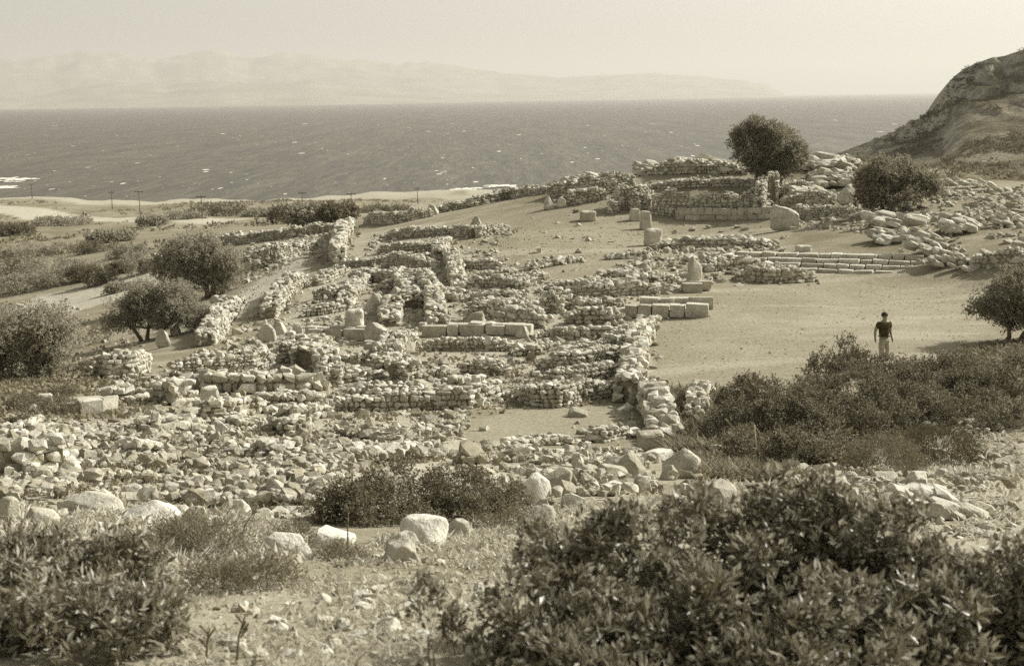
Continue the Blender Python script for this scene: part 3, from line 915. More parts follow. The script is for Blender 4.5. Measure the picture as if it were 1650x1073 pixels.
B('large pale foreground boulder with a dark left face', 674, 884, 82, 72)
B('smaller rounded boulder leaning on the large foreground boulder', 655, 888, 42, 40)
B('low boulder with a split face before the large foreground boulder', 646, 906, 62, 42)
B('pale broken boulder half hidden in the dark foreground bush', 738, 868, 40, 36)
B('wide pale boulder left of the dark foreground bush', 527, 885, 72, 42)
B('mossy dark boulder lying against the wide pale boulder', 458, 900, 80, 46, M_rock)
B('long whale-backed boulder behind the left foreground bush', 146, 832, 110, 42)
B('pale boulder with dark hollows at the left edge', 62, 850, 62, 38)
B('round boulder cut by the left edge of the picture', 10, 845, 40, 46)
B('broad flat pale boulder with a notch at the rubble edge', 240, 842, 86, 40)
B('pale boulder sunk in straw at the edge of the rubble', 315, 850, 46, 40)
B('small pale boulder beyond the straw', 385, 830, 34, 28)
B('large leaning slab boulder in the pile below the court wall', 1105, 772, 77, 62, yaw=.4, tilt=.35)
B('flat topped boulder in the pile below the court wall', 1056, 746, 70, 27, deep=.7)
B('long smooth dark boulder in the pile below the court wall', 985, 780, 70, 35, M_rock)
B('smooth oval boulder lowest in the pile below the court wall', 988, 800, 57, 30)
B('dark grey boulder at the top of the pile below the court wall', 990, 764, 57, 32, M_rock)
B('blocky boulder in the middle of the pile below the court wall', 1020, 772, 65, 47)
B('pale boulder at the left of the pile below the court wall', 945, 788, 55, 42)
B('boulder wedged right of the smooth oval boulder', 1035, 796, 50, 42)
B('squarish pale boulder under the leaning slab boulder', 1078, 775, 34, 28)
B('slanting pale boulder lying outside the pile toward the dark bush', 902, 800, 62, 50, tilt=.5)
B('tall pale boulder beside the dark foreground bush', 868, 812, 50, 65)
B('boulder in the grass above the near right bush', 860, 850, 60, 40, M_rock)
B('low boulder behind the near right bush leaves', 925, 822, 44, 32, M_rock)
outcrop('bright layered outcrop on the slope at the right', 1535, 842, 165, 92, n=30, seed=1)
B('bright white rock left of the layered outcrop', 1482, 800, 52, 50, deep=.9)
B('pale rock under the rounded cushion shrub', 1370, 790, 46, 40)
B('small pale rock right beneath the thicket', 1282, 792, 30, 28)
B('flat rock between the pale rock and the outcrop', 1425, 782, 60, 26)
B('low rock on the slope beside the second cushion shrub', 1532, 752, 34, 16)
B('rounded boulder with a dark crown by the square block', 608, 554, 52, 38, M_rock)
B('big round boulder above the square block', 606, 507, 40, 36, M_rock)
B('tall round boulder in the heap of the middle ruins', 638, 490, 28, 34, M_rock)
B('pale mound of weathered rock above the smooth course', 768, 523, 46, 24)
B('bright pile rock at the foot of the wall ridge', 650, 572, 44, 34)
B('pale rounded rock at the end of the cobble wall', 800, 560, 26, 20)
B('lone rounded boulder right of the cross walls', 842, 545, 28, 24, M_rock)
B('upright oval boulder on the slope above the ruins', 770, 380, 25, 32)
B('rounded boulder on the far boundary wall', 697, 347, 22, 22)
B('pale boulder at the near left of the street wall', 448, 540, 30, 26)
B('cubic boulder next to the pale boulder by the street', 477, 540, 22, 22, M_rock)
B('bright boulder at the foot of the olive beside the lane', 262, 560, 28, 34)
B('pale boulder above the bright one at the lane edge', 283, 540, 22, 20)
B('flat boulder on the lane edge under the big olive', 330, 502, 24, 14)
B('boulder lying close to the trunk of the big olive', 346, 488, 22, 16)
B('wide low boulder in the terrace row', 372, 628, 62, 30, M_rock)
B('pale leaning boulder over the rubble', 350, 708, 40, 38)
B('dark boulder half buried at the left edge', 92, 742, 40, 36, M_rock)
B('white boulder on the bank at the left edge', 34, 716, 40, 30)
B('bright angular boulder in the left boulder wall', 70, 752, 40, 34)
outcrop('long leaning slab of outcrop on the right slope', 1555, 378, 78, 40, n=22, seed=2)
outcrop('big white block of outcrop on the right slope', 1598, 362, 46, 40, n=6, seed=3)
outcrop('slab of outcrop behind the white block on the right slope', 1630, 365, 60, 32, n=6, seed=4)
B('grey boulder at the foot of the right slope', 1640, 408, 34, 20, M_rock)
outcrop('craggy pale outcrop right of the steps', 1495, 412, 72, 56, n=22, seed=5)
outcrop('lower craggy outcrop running down to the court', 1530, 430, 66, 34, n=22, seed=6)
outcrop('thin bright slab sliding onto the court from the outcrop', 1562, 437, 50, 14, n=6, seed=7)
B('pale slanting rock on the mound left of the bushy tree', 1368, 330, 34, 34, tilt=.5)
B('rounded boulder on the left shoulder of the mound', 912, 306, 24, 24)
B('pair of pale boulders, the left one, on the left of the palace court', 884, 338, 20, 22)
B('pair of pale boulders, the right one, on the left of the palace court', 905, 335, 18, 18)
ORD = ['first', 'second', 'third', 'fourth', 'fifth', 'sixth', 'seventh']
for row, rocks in (('upper', [(1528,300,30,18),(1545,298,26,18),(1566,304,38,22),(1590,308,38,24),(1612,316,34,22),(1632,322,34,22),(1648,330,30,24)]), ('lower', [(1536,318,28,16),(1556,320,26,18),(1580,328,28,20),(1606,338,28,20),(1628,342,30,20)])):
    for i, (px, py, w, h) in enumerate(rocks):
        o = outcrop('%s pale jagged rock from the bushy tree, %s row of the right slope' % (ORD[i], row), px, py, w, h, n=7, seed=40 + i + 10 * (row == 'lower'), deep=.5)
        o.name = 'ridge_rock'; o['category'] = 'rock'; o['group'] = 'rocks of the ridge above the right slope'

for i, (lb, px, py, ww, hh) in enumerate([('jagged rocks on the skyline right of the round tree',1335,276,100,20),('jagged rock bank between the two mound trees',1352,306,86,36),('rock bank above the curved slab',1300,326,80,28),('ragged rock on the left shoulder of the mound',955,306,84,28),('tumbled rock cap at the left end of the skyline wall',1050,280,64,24),('tumbled rock along the middle of the skyline wall',1130,276,84,20),('rock pile below the bushy tree',1450,366,90,30),('rock pile at the right end of the steps',1440,392,70,24)]):
    outcrop(lb, px, py, ww, hh, dip=.25, n=26, seed=90 + i, deep=.5, mat=M_rock)
B('white boulder nearest the left edge in the upper boulder row', 12, 708, 46, 34)
B('second white boulder in the upper boulder row', 56, 710, 44, 32)
B('third white boulder in the upper boulder row', 100, 712, 40, 30, M_rock)
B('last white boulder in the upper boulder row', 138, 708, 34, 28)
B('grey boulder nearest the left edge in the lower boulder row', 16, 764, 50, 40, M_rock)
B('pale boulder in the middle of the lower boulder row', 52, 770, 40, 32)
B('slabby boulder at the end of the lower boulder row', 112, 764, 46, 34)
# loose stones: the largest in view are things of their own, the rest one mass of rubble
REG = [  # polygon in the photograph, stones, smallest, largest
 ([(0,690),(150,690),(330,690),(520,690),(700,700),(720,740),(620,760),(540,790),(520,830),(300,835),(0,830)], 7000, .035, .235),
 ([(720,735),(1020,722),(1060,750),(960,800),(860,830),(760,790)], 1500, .05, .22),
 ([(150,640),(330,560),(420,500),(560,470),(700,440),(840,450),(1060,460),(1120,500),(1040,530),(1020,640),(740,655),(540,668),(240,690)], 6800, .06, .36),
 ([(560,470),(600,380),(730,370),(840,370),(800,400),(860,440),(700,450)], 1500, .10, .38),
 ([(340,440),(400,380),(545,362),(540,400),(440,440),(360,470)], 2600, .10, .45),
 ([(880,320),(950,285),(1030,262),(1210,258),(1390,255),(1380,330),(1250,340),(1210,320),(1040,340),(960,345)], 9500, .10, .6),
 ([(960,450),(1050,400),(1250,395),(1300,440),(1320,455),(1180,455),(1060,480)], 1300, .10, .45),
 ([(1250,330),(1390,330),(1500,330),(1560,420),(1460,430),(1440,390),(1270,370)], 1100, .12, .5),
 ([(1510,290),(1650,300),(1650,400),(1600,385),(1500,330)], 800, .12, .5),
 ([(290,870),(560,900),(900,870),(930,950),(740,1000),(700,1090),(330,1090)], 900, .012, .085),
 ([(850,830),(960,790),(1120,775),(1150,830),(900,870)], 120, .08, .2),
 ([(0,800),(400,820),(520,840),(460,900),(0,880)], 260, .05, .18),
 ([(1260,780),(1480,760),(1640,790),(1650,880),(1500,860)], 900, .025, .14),
 ([(440,668),(560,668),(700,664),(760,664),(738,716),(600,722),(440,712)], 1500, .06, .3),
 ([(1440,700),(1650,630),(1650,770),(1500,780)], 700, .03, .16),
 ([(880,340),(1200,352),(1240,395),(1000,450),(830,440),(840,370)], 600, .02, .10),
 ([(380,500),(540,402),(500,398),(380,470)], 700, .03, .16),
 ([(720,380),(860,350),(860,440),(740,440)], 500, .03, .14),
 ([(100,470),(240,560),(130,600),(110,560)], 360, .08, .28),
 ([(150,425),(240,412),(330,400),(330,410),(240,430),(160,445)], 260, .15, .5),
 ([(60,655),(300,575),(340,600),(200,690),(0,700)], 420, .06, .26),
]
allst = []
for pix, n, a, b in REG:
    pl = gpoly(pix, 114 if pix[0][0] > 300 else 150); xs = [q[0] for q in pl]; ys = [q[1] for q in pl]
    got = 0
    while got < n:
        m = n * 3
        X = rng.uniform(min(xs), max(xs), m); Y = rng.uniform(min(ys), max(ys), m)
        dens = fbm(X / 1.6, Y / 1.6, 91, 3)
        k = inpoly(X, Y, pl) & (dens > rng.uniform(-.5, .4, m))
        X, Y = X[k][:n - got], Y[k][:n - got]
        if len(X) == 0: break
        s = a + (b - a) * rng.random(len(X)) ** 3.2
        allst += list(zip(X, Y, s))
        got += len(X)
allst = np.array(allst + DEBRIS)
court = gpoly([(1085,470),(1330,460),(1555,446),(1600,540),(1420,580),(1300,580),(1200,610),(1085,650),(1062,600),(1075,530)])
allst = allst[~inpoly(allst[:, 0], allst[:, 1], court)]
cx_ = rng.uniform(min(q[0] for q in court), max(q[0] for q in court), 1400); cy_ = rng.uniform(min(q[1] for q in court), max(q[1] for q in court), 1400)
kk = inpoly(cx_, cy_, court) & (fbm(cx_ / 3, cy_ / 3, 12, 3) > rng.uniform(-.4, .5, 1400))
allst = np.concatenate([allst, np.c_[cx_, cy_, .02 + .06 * rng.random(1400) ** 3][kk]])
Z = H(allst[:, 0], allst[:, 1]) + np.where(allst[:, 1] < 34, .14 * (1 + fbm(allst[:, 0] / 1.1, allst[:, 1] / 1.1, 44, 3)) * (fbm(allst[:, 0] / 1.6, allst[:, 1] / 1.6, 91, 3) > 0), 0) * (allst[:, 1] > 15)
app = allst[:, 2] / allst[:, 1]
vis_px, vis_py = proj(np.c_[allst[:, :2], Z])
inside = (vis_px > 5) & (vis_px < 1645) & (vis_py < 1060) & ~((vis_px > 880) & (vis_py > 800) & (vis_px < 1500))
drop = (app * F > 48) & (allst[:, 1] < 12)
app = np.where(drop, -1, app)
order = np.argsort(-np.where(inside, app, 0)); order = order[~drop[order]]
big = order[:290]
LAB = [((0, 0, 700, 850), 'loose pale stone in the rubble spill at the left', 'stones of the rubble spill'),
       ((700, 690, 1130, 850), 'loose pale stone on the bank below the grassy patch', 'stones on the bank below the grassy patch'),
       ((0, 850, 1000, 1080), 'small pale stone lying in the foreground straw', 'stones in the foreground straw'),
       ((1130, 600, 1650, 1080), 'loose stone on the bare slope at the lower right', 'stones on the lower right slope')]
MARKS = [(60,745,'the bright angular boulder'),(30,720,'the white boulder on the bank'),(92,745,'the dark half buried boulder'),(146,815,'the whale-backed boulder'),(240,825,'the notched flat boulder'),(350,705,'the pale leaning boulder'),(470,700,'the sunken wall stub'),(290,700,'the stone line closing the rubble room'),(590,780,'the low dark bush'),(610,690,'the low dark wall'),(390,820,'the straw edge'),(450,750,'the middle of the spill'),(180,770,'the gap between the boulder rows'),(200,700,'the grassy slope')]
for i in big:
    x, y, s = allst[i]; px, py = vis_px[i], vis_py[i]
    lab = ('loose stone fallen among the ruined walls', 'stones fallen among the ruins')
    for (a, b, c, d), l, g in LAB:
        if a <= px < c and b <= py < d and (py > 685 or px > 1130): lab = (l, g); break
    if lab[1] == 'stones of the rubble spill':
        mk = min(MARKS, key=lambda q: (q[0] - px) ** 2 + (2 * (q[1] - py)) ** 2)[2]
        lab = ('loose %s stone in the rubble spill by %s' % ('large' if s > .2 else 'smaller', mk), 'stones of the rubble spill')
    o = place('loose_stone', (LOOSE if y > 14 else STONES)[rnd.randrange(20)], None, (x, y, Z[i] + s * .06), (s * rnd.uniform(.9, 1.4), s, s * rnd.uniform(.55, .85)), rnd.uniform(0, 6.28), .25)
    tag(o, lab[0], 'stone', lab[1])
# the mass
VV, FF, nv_ = [], [], 0
for i in order[290:]:
    x, y, s = allst[i]
    v, f = LOWST[rnd.randrange(14)]
    c, sn = math.cos(rnd.random() * 6.28), 0
    w = rnd.random() * 6.28; c, sn = math.cos(w), math.sin(w)
    v = v * (s * rnd.uniform(.9, 1.45), s, s * rnd.uniform(.5, 1.0))
    tl = rnd.gauss(0, .5)
    v = np.c_[v[:, 0], v[:, 1] - tl * v[:, 2], v[:, 2] + tl * v[:, 1]]
    v = np.c_[v[:, 0] * c - v[:, 1] * sn + x, v[:, 0] * sn + v[:, 1] * c + y, v[:, 2] + Z[i] + s * rnd.uniform(-.14, .2)]
    VV.append(v); FF.append(f + nv_); nv_ += len(v)
tag(ob('rubble', mesh('rubble', np.concatenate(VV), np.concatenate(FF), M_weather)), 'rubble of small pale stones strewn among the walls', 'rubble', kind='stuff')
# ------------------------------------------------------------------ vegetation
def unit(v): return v / (np.linalg.norm(v, axis=-1, keepdims=True) + 1e-9)
def leaf_arrays(pos, dr, L, W, r, fold=.25):
    n = len(pos)
    dr = unit(dr)
    side = unit(np.cross(dr, unit(r.normal(size=(n, 3)) + np.array([0, 0, .6]))))
    nor = np.cross(side, dr)
    L = L[:, None]; W = W[:, None]
    mid = pos + dr * L * .48
    a = pos; b = mid + side * W * .5 + nor * W * fold; c = pos + dr * L; d = mid - side * W * .5 + nor * W * fold
    v = np.stack([a, b, c, d], 1).reshape(-1, 3)
    k = np.arange(n)[:, None] * 4
    f = np.concatenate([k + np.array([[0, 1, 2]]), k + np.array([[0, 2, 3]])])
    return v, f
def crown_points(blobs, n, r, lo=.55, lump=.3):
    """points through the outer volume of lumpy ellipsoids, with outward directions"""
    wts = np.array([b[3] * b[4] for b in blobs]); wts /= wts.sum()
    idx = r.choice(len(blobs), n, p=wts)
    c = np.array([b[:3] for b in blobs])[idx]
    rad_ = np.array([(b[3], b[3], b[4]) for b in blobs])[idx]
    u = unit(r.normal(size=(n, 3)))
    lm = 1 + lump * fbm(u[:, 0] * 2.6 + idx * 7.3, u[:, 1] * 2.6 + u[:, 2] * 3.3, 17, 4)
    rr = (lo + (1 - lo) * r.random(n) ** .6) * lm
    return c + u * rad_ * rr[:, None], u
def foliage(name, blobs, n, L, W, mat, seed, root, up=.5, per=7, spread=2.2, lo=.5, lump=.35, ground=True, sub_=0):
    r = np.random.default_rng(seed)
    if sub_:
        sp_, su_ = crown_points(blobs, sub_ * len(blobs), r, .62, lump)
        rr_ = np.repeat([np.mean([q[3] for q in blobs])], len(sp_)) * r.uniform(.18, .40, len(sp_))
        blobs = [(a[0], a[1], a[2], b_, b_ * .8) for a, b_ in zip(sp_, rr_)]
        lo = .2
    nc = max(1, n // per)
    cc, cu = crown_points(blobs, nc, r, lo, lump)
    ax = unit(cu * .8 + np.array([0, 0, up]) + r.normal(size=cu.shape) * .35)
    i = np.repeat(np.arange(nc), per)
    tt = r.random(len(i))
    pos = cc[i] + ax[i] * (tt * L * spread)[:, None] + r.normal(size=(len(i), 3)) * L * .22
    dr = unit(ax[i] * .9 + r.normal(size=(len(i), 3)) * .75)
    if ground:
        k = pos[:, 2] > TER(pos[:, 0], pos[:, 1]) + .01
        pos, dr = pos[k], dr[k]
    LL = L * r.uniform(.5, 1.4, len(pos)); WW = W * r.uniform(.7, 1.25, len(pos))
    org = np.array(root.location)
    v, f = leaf_arrays(pos - org, dr, LL, WW, r)
    return ob(name, mesh(name, v, f, mat), root)
def stems(name, base, tips, r0, mat, root, seed, kinks=3, wob=.12):
    rr = np.random.default_rng(seed)
    mb = MB(); org = np.array(root.location)
    for tp in tips:
        tp = np.asarray(tp); ln = np.linalg.norm(tp - base)
        pts = [base + (tp - base) * u + rr.normal(size=3) * wob * ln * (u * (1 - u) * 2 + .0) - org for u in np.linspace(0, 1, kinks + 2)]
        mb.tube(pts, [r0 * (1 - .8 * u) for u in np.linspace(0, 1, kinks + 2)], 5)
    return ob(name, mb.me(name, mat, True), root)
def blob_px(bl, Y):
    out = []
    for b in bl:
        if len(b) == 5: px, py, yy, rx, rz = b
        else: px, py, rx, rz = b; yy = Y + rnd.uniform(-.5, .5) * rx
        q = P(px, py, yy); out.append((q[0], q[1], q[2], rx, rz))
    return out

def tree(label, base, bl, n, L, W, mat, forks, tr=.12, name='olive_tree', group=None, up=.3):
    b = G(*base)
    root = empty(name, tuple(b), label, 'tree', group)
    blobs = blob_px(bl, b[1])
    foliage('crown', blobs, int(n * 1.35), L, W, mat, int(base[0]), root, up, 9, 2.6, .4, .45, sub_=22)
    mb = MB(); rr = np.random.default_rng(int(base[0]))
    for fx in forks:
        s0 = b + np.array([fx, 0, -.15])
        j = b + np.array([fx * 2.2 + rr.normal() * .1, rr.normal() * .1, (blobs[0][2] - b[2]) * .45])
        mb.tube([s0 - b, (s0 + j) / 2 - b + rr.normal(size=3) * .08, j - b], [tr * 1.35, tr, tr * .75], 7)
        near = sorted(blobs, key=lambda q: abs(q[0] - j[0]))[:4]
        for q in near:
            e = np.array(q[:3]) + rr.normal(size=3) * q[3] * .2
            m_ = (j + e) / 2 + rr.normal(size=3) * .15
            mb.tube([j - b, m_ - b, e - b], [tr * .6, tr * .38, tr * .12], 6)
            for z in range(4):
                e2 = np.array(q[:3]) + unit(rr.normal(size=3)) * np.array([q[3], q[3], q[4]]) * .8
                mb.tube([m_ - b, (m_ + e2) / 2 - b + rr.normal(size=3) * .08, e2 - b], [tr * .3, tr * .18, tr * .07], 5)
    ob('trunk', mb.me('trunk', M_bark, True), root)
    return root
tree('large dark olive beside the lane, below the rubble bank', (338,478), [(300,415,1.35,1.05),(345,420,1.3,1.1),(268,425,.9,.75),(322,396,1.5,.65),(305,450,1.4,.7),(368,425,.75,.85),(280,398,.7,.5),(350,455,.9,.6)], 26000, .15, .07, M_olive, (-.1, .15), .16)
tree('spreading olive with two bent trunks in front of the large one', (238,548), [(198,506,.85,.6),(240,488,.95,.75),(285,488,1.0,.85),(312,508,.65,.75),(268,515,.9,.5),(182,518,.45,.4),(225,470,.6,.4)], 22000, .12, .05, M_olive, (-.28, .0, .45), .10)
tree('round bushy tree cut by the left edge of the picture', (62,610), [(50,530,1.15,.95),(92,552,.6,.75),(15,560,1.0,1.0),(60,580,.95,.6),(-20,540,1.0,1.0),(70,512,.7,.5)], 24000, .10, .045, M_olive, (0, .2), .12)
tree('round dark tree on the skyline of the mound', (1243,300), [(1213,234,1.35,1.3),(1245,226,1.25,1.1),(1272,246,.95,1.0),(1240,264,1.45,.85),(1202,222,.8,.8),(1284,250,.5,.8),(1225,212,.9,.6),(1246,282,.9,.5)], 30000, .16, .08, M_dark, (0, .2), .16, 'round_tree')
tree('broad bushy tree with a wispy right side on the mound', (1425,344), [(1412,288,1.05,1.35),(1447,282,1.1,1.15),(1480,298,.95,.75),(1418,322,1.1,.65),(1502,298,.6,.5),(1398,305,.5,1.1),(1460,312,.9,.5)], 26000, .14, .07, M_dark, (0, .3), .12, 'bushy_tree')
tree('dark small tree at the right edge of the court', (1617,550), [(1612,486,.8,.7),(1645,474,.85,.85),(1588,498,.42,.35),(1655,508,.75,.55),(1625,510,.6,.4),(1680,490,.8,.8)], 20000, .10, .045, M_dark, (0, .5), .08, 'small_tree')

def bush(label, bl, n, L, W, mat, seed, Y=None, name='bush', cat='bush', up=.6, per=7, lo=.5, lump=.35, stem=M_bark, nst=10, sr=.02, group=None, spread=2.2, base=None, sub_=0):
    blobs = blob_px(bl, Y)
    b0 = np.mean([q[:3] for q in blobs], 0); b0[2] = float(TER(b0[0], b0[1]))
    root = empty(name, tuple(b0), label, cat, group)
    foliage('foliage', blobs, n, L, W, mat, seed, root, up, per, spread, lo, lump, sub_=sub_)
    if nst:
        r = np.random.default_rng(seed + 1)
        tips, _ = crown_points(blobs, nst, r, .6)
        stems('stem', b0 + np.array([0, 0, -.05]), tips, sr, stem, root, seed)
    return root
M_thick = leaf_mat('thicket leaves', .10, .32, .55, .3, .3)
# foreground
bush('large dark leafy bush filling the lower right corner', [(1005,925,5.2,.20,.23),(1150,910,5.4,.30,.27),(1290,900,5.5,.28,.30),(1400,915,5.4,.2,.26),(1490,975,5.3,.26,.26),(1590,1010,5.0,.24,.22),
 (940,1000,4.9,.18,.18),(850,1030,4.8,.12,.12),(905,900,5.4,.10,.12),(880,1060,4.7,.14,.10),(1250,1010,4.9,.4,.22),(1480,1040,4.8,.32,.18),(1090,1040,4.8,.3,.14),(1660,1010,4.9,.2,.24),(1350,1080,4.6,.5,.15),(790,1070,4.7,.10,.07),(1000,1080,4.6,.25,.1)],
 62000, .046, .019, M_leaf, 41, up=1.1, nst=60, sr=.010, lump=.35, per=8, spread=1.1, sub_=36)
bush('pale tipped leafy bush filling the lower left corner', [(50,945,6.0,.26,.24),(180,950,6.0,.22,.22),(110,1030,5.4,.3,.2),(235,1030,5.3,.13,.16),(10,1000,5.6,.25,.24),(-60,960,5.8,.25,.25),(250,960,6.2,.1,.12)],
 21000, .052, .019, leaf_mat('greyish leaves', .14, .52, .42, .4, .3), 43, up=1.0, nst=26, spread=1.2, sub_=24, sr=.008, stem=M_twig, lump=.4)
for i, (px, py, s, lb) in enumerate([(690,965,.055,'dark leafy sprig alone on the straw left of the big bush'),(800,985,.075,'dark sprig at the left fringe of the big foreground bush'),(850,930,.07,'upright dark sprig above the left fringe of the big bush'),(735,1010,.05,'small dark sprig low at the left of the big bush'),(865,865,.06,'thin dark sprig rising toward the boulder pile')]):
    bush(lb, [(px,py,4.75 + .1 * i,s,s * 1.1)], 160, .034, .018, M_leaf, 60 + i, name='leafy_sprig', cat='sprig', nst=5, sr=.003, lump=.1, lo=.1, per=5, spread=1)
bush('low dark bush behind the foreground boulders', [(575,815,13.6,.34,.34),(660,795,14.0,.42,.30),(750,800,14.2,.40,.26),(815,815,14.4,.28,.2),(620,840,13.2,.4,.25),(720,840,13.6,.35,.18),(540,825,13.4,.2,.25)],
 36000, .035, .017, M_thick, 45, nst=24, sr=.010, stem=M_twig, sub_=30)
bush('low leafy bush right of the foreground boulders', [(790,860,12.4,.22,.14),(830,845,12.8,.25,.14),(870,870,11.8,.2,.12)], 5000, .03, .013, M_scrub, 46, nst=8, sr=.006)
# thicket right of the court wall
def gb(px, py, rx, rz):
    q = G(px, py); a, b_ = proj(np.array([q[0], q[1], q[2] + rz * .35])); return (float(a), float(b_), q[1], rx, rz)
bush('left mound of the dark thicket beside the court', [(1175,690,31,.65,.7),(1240,662,32,.85,.7),(1285,700,30,.9,.75),(1200,650,33,.5,.45),(1240,735,28.5,.7,.5),(1160,725,29,.5,.4),gb(1210,752,.5,.4),gb(1290,758,.6,.5)], 58000, .07, .034, M_thick, 47, nst=16, sr=.03, lo=.5, lump=.4, sub_=22)
bush('tallest middle mound of the thicket in front of the walking man', [(1338,598,36,.65,.5),(1398,598,37,.65,.42),(1385,655,33,1.15,.85),(1460,632,34.5,.85,.7),(1340,715,29.5,.95,.6),(1370,572,36.5,.35,.36),(1430,700,29.5,.9,.6),gb(1340,752,.6,.5),(1425,614,36.5,.55,.5),(1300,680,31,.9,.8),(1450,664,32,.95,.8),(1310,640,33.5,.7,.6)], 84000, .07, .034, M_thick, 48, nst=16, sr=.03, lo=.5, lump=.4, sub_=22)
bush('right wing of the thicket below the small tree', [(1525,612,35,.85,.6),(1600,635,33,.95,.65),(1655,612,34,.8,.55),(1555,672,31,1.0,.55),(1630,690,29,.8,.45),(1500,680,30.5,.8,.6),(1480,600,36,.6,.42),(1570,640,33,.9,.6),(1560,606,35.5,.8,.55),(1510,640,33.5,.9,.7)], 66000, .07, .034, M_thick, 49, nst=16, sr=.03, lo=.5, lump=.4, sub_=22)
bush('pale rounded cushion shrub nearest the white rock', [gb(1425,764,.58,.42)], 11000, .07, .012, M_bur, 50, name='cushion_shrub', cat='shrub', up=.3, nst=0, lump=.1, lo=.6)
bush('larger cushion shrub on the slope right of the pale one', [gb(1512,752,.72,.50),gb(1462,742,.35,.34)], 15000, .07, .012, leaf_mat('dull cushion twigs', .09, .16, .8, .15, .2), 51, name='cushion_shrub', cat='shrub', up=.3, nst=0, lump=.15, lo=.6)
bush('feathery pale shrub at the edge of the court below the thicket', [(1195,712,28.2,.4,.3),(1215,722,27.6,.3,.25)], 3000, .06, .02, M_bur, 52, name='feathery_shrub', cat='shrub', nst=14, sr=.014, stem=M_twig)
# foreground cushions
bush('spiny grey cushion plant beside the lower left bush', [(415,960,7.6,.25,.17),(350,950,7.4,.16,.13)], 8000, .045, .007, M_bur, 53, name='cushion_plant', cat='plant', up=.4, nst=0, lump=.2, lo=.5)
bush('smaller spiny cushion plant before the wide pale boulder', [(545,918,9.3,.18,.11)], 4000, .045, .007, M_bur, 54, name='cushion_plant', cat='plant', up=.4, nst=0, lump=.2, lo=.5)
bush('straggly pale plant before the broad flat boulder', [(330,885,9.4,.28,.17),(280,880,9.6,.2,.14)], 5000, .06, .008, leaf_mat('straw twigs', .2, .34, .8, .15, .25), 55, name='cushion_plant', cat='plant', up=.6, nst=0, lump=.3, lo=.3)
bush('tufted plant growing on the wide pale boulder', [(470,870,10.4,.14,.09)], 1500, .04, .007, M_bur, 56, name='cushion_plant', cat='plant', nst=0)
# left slope
for i, (px, py, w, h, lb) in enumerate([(95,668,60,26,'low round shrub on the grassy slope left of the slabs'),(40,660,50,24,'low shrub at the left edge beside the dark cube'),(100,640,40,14,'small tuft above the dark cube of stone'),(160,552,34,32,'small shrub under the left side of the spreading olive'),(140,600,36,14,'low scrub at the foot of the round bushy tree'),(30,690,40,16,'flat shrub above the white boulders at the left edge')]):
    p = G(px, py); k = pxm(p)
    bush(lb, [(px, py - h * .4, p[1], w / 2 / k, h * .6 / k)], 2600, .06, .02, M_scrub, 80 + i, name='low_shrub', cat='shrub', nst=0, lump=.2)
# brush on the flat ground at the left
for i, (px, py, w, h, lb) in enumerate([(20,442,80,40,'dark brush at the left edge in the middle row'),(75,447,90,42,'wide dark brush in the middle row left of the path'),(128,442,80,38,'dark brush in the middle row toward the stone heap'),(165,458,60,36,'brush at the right end of the middle row by the path'),
  (20,474,90,48,'tall brush at the left edge beside the path'),(84,462,90,42,'broad brush nearest the path'),(140,452,60,32,'brush nearest the bend of the path'),(12,416,70,26,'low brush at the left edge in the far row'),(75,412,90,26,'low brush second in the far row'),(145,408,90,24,'low brush third in the far row'),(205,414,70,22,'low brush at the right end of the far row'),
  (232,440,76,38,'olive green brush beside the large olive'),(196,441,40,26,'small brush beside the stone heap'),(196,470,50,10,'flat dark shrub lying on the path edge')]):
    p = G(px, py); k = pxm(p)
    h *= .78
    bush(lb, [(px - w * .2, py - h * .35, p[1], w * .30 / k, h * .55 / k),(px + w * .2, py - h * .35, p[1] + .6, w * .30 / k, h * .5 / k)], 5500, .16, .075, M_olive if i % 3 else M_scrub, 100 + i, name='brush_shrub', cat='shrub', nst=0, lump=.3, sub_=14)
for i, (px, py, w, h, lb) in enumerate([(100,363,90,9,'long low shrub beside the coast road near the animal'),(22,380,60,16,'shrub at the left edge below the coast road'),(245,366,42,14,'dark oval shrub below the bend of the coast road'),(348,350,90,22,'shrubby knoll left of the far poles'),(300,356,60,10,'low shrub at the foot of the shrubby knoll'),
  (462,362,50,28,'dark small tree-like shrub behind the rubble bank'),(505,362,60,24,'round dark shrub behind the rubble bank'),(545,358,50,18,'shrub right of the round dark shrub behind the bank'),(425,352,60,12,'low shrub on the plain between knoll and pole'),(620,345,80,12,'shrub in front of the far boundary wall'),(180,392,60,10,'flat scrub patch beyond the far row of brush')]):
    p = G(px, py); k = pxm(p)
    bush(lb, [(px - w * .22, py - h * .4, p[1], w * .3 / k, h * .55 / k),(px + w * .22, py - h * .45, p[1] + 1, w * .3 / k, h * .5 / k)], 3600, .4, .22, M_scrub if i % 2 else M_olive, 130 + i, name='plain_shrub', cat='shrub', nst=0, lump=.3)

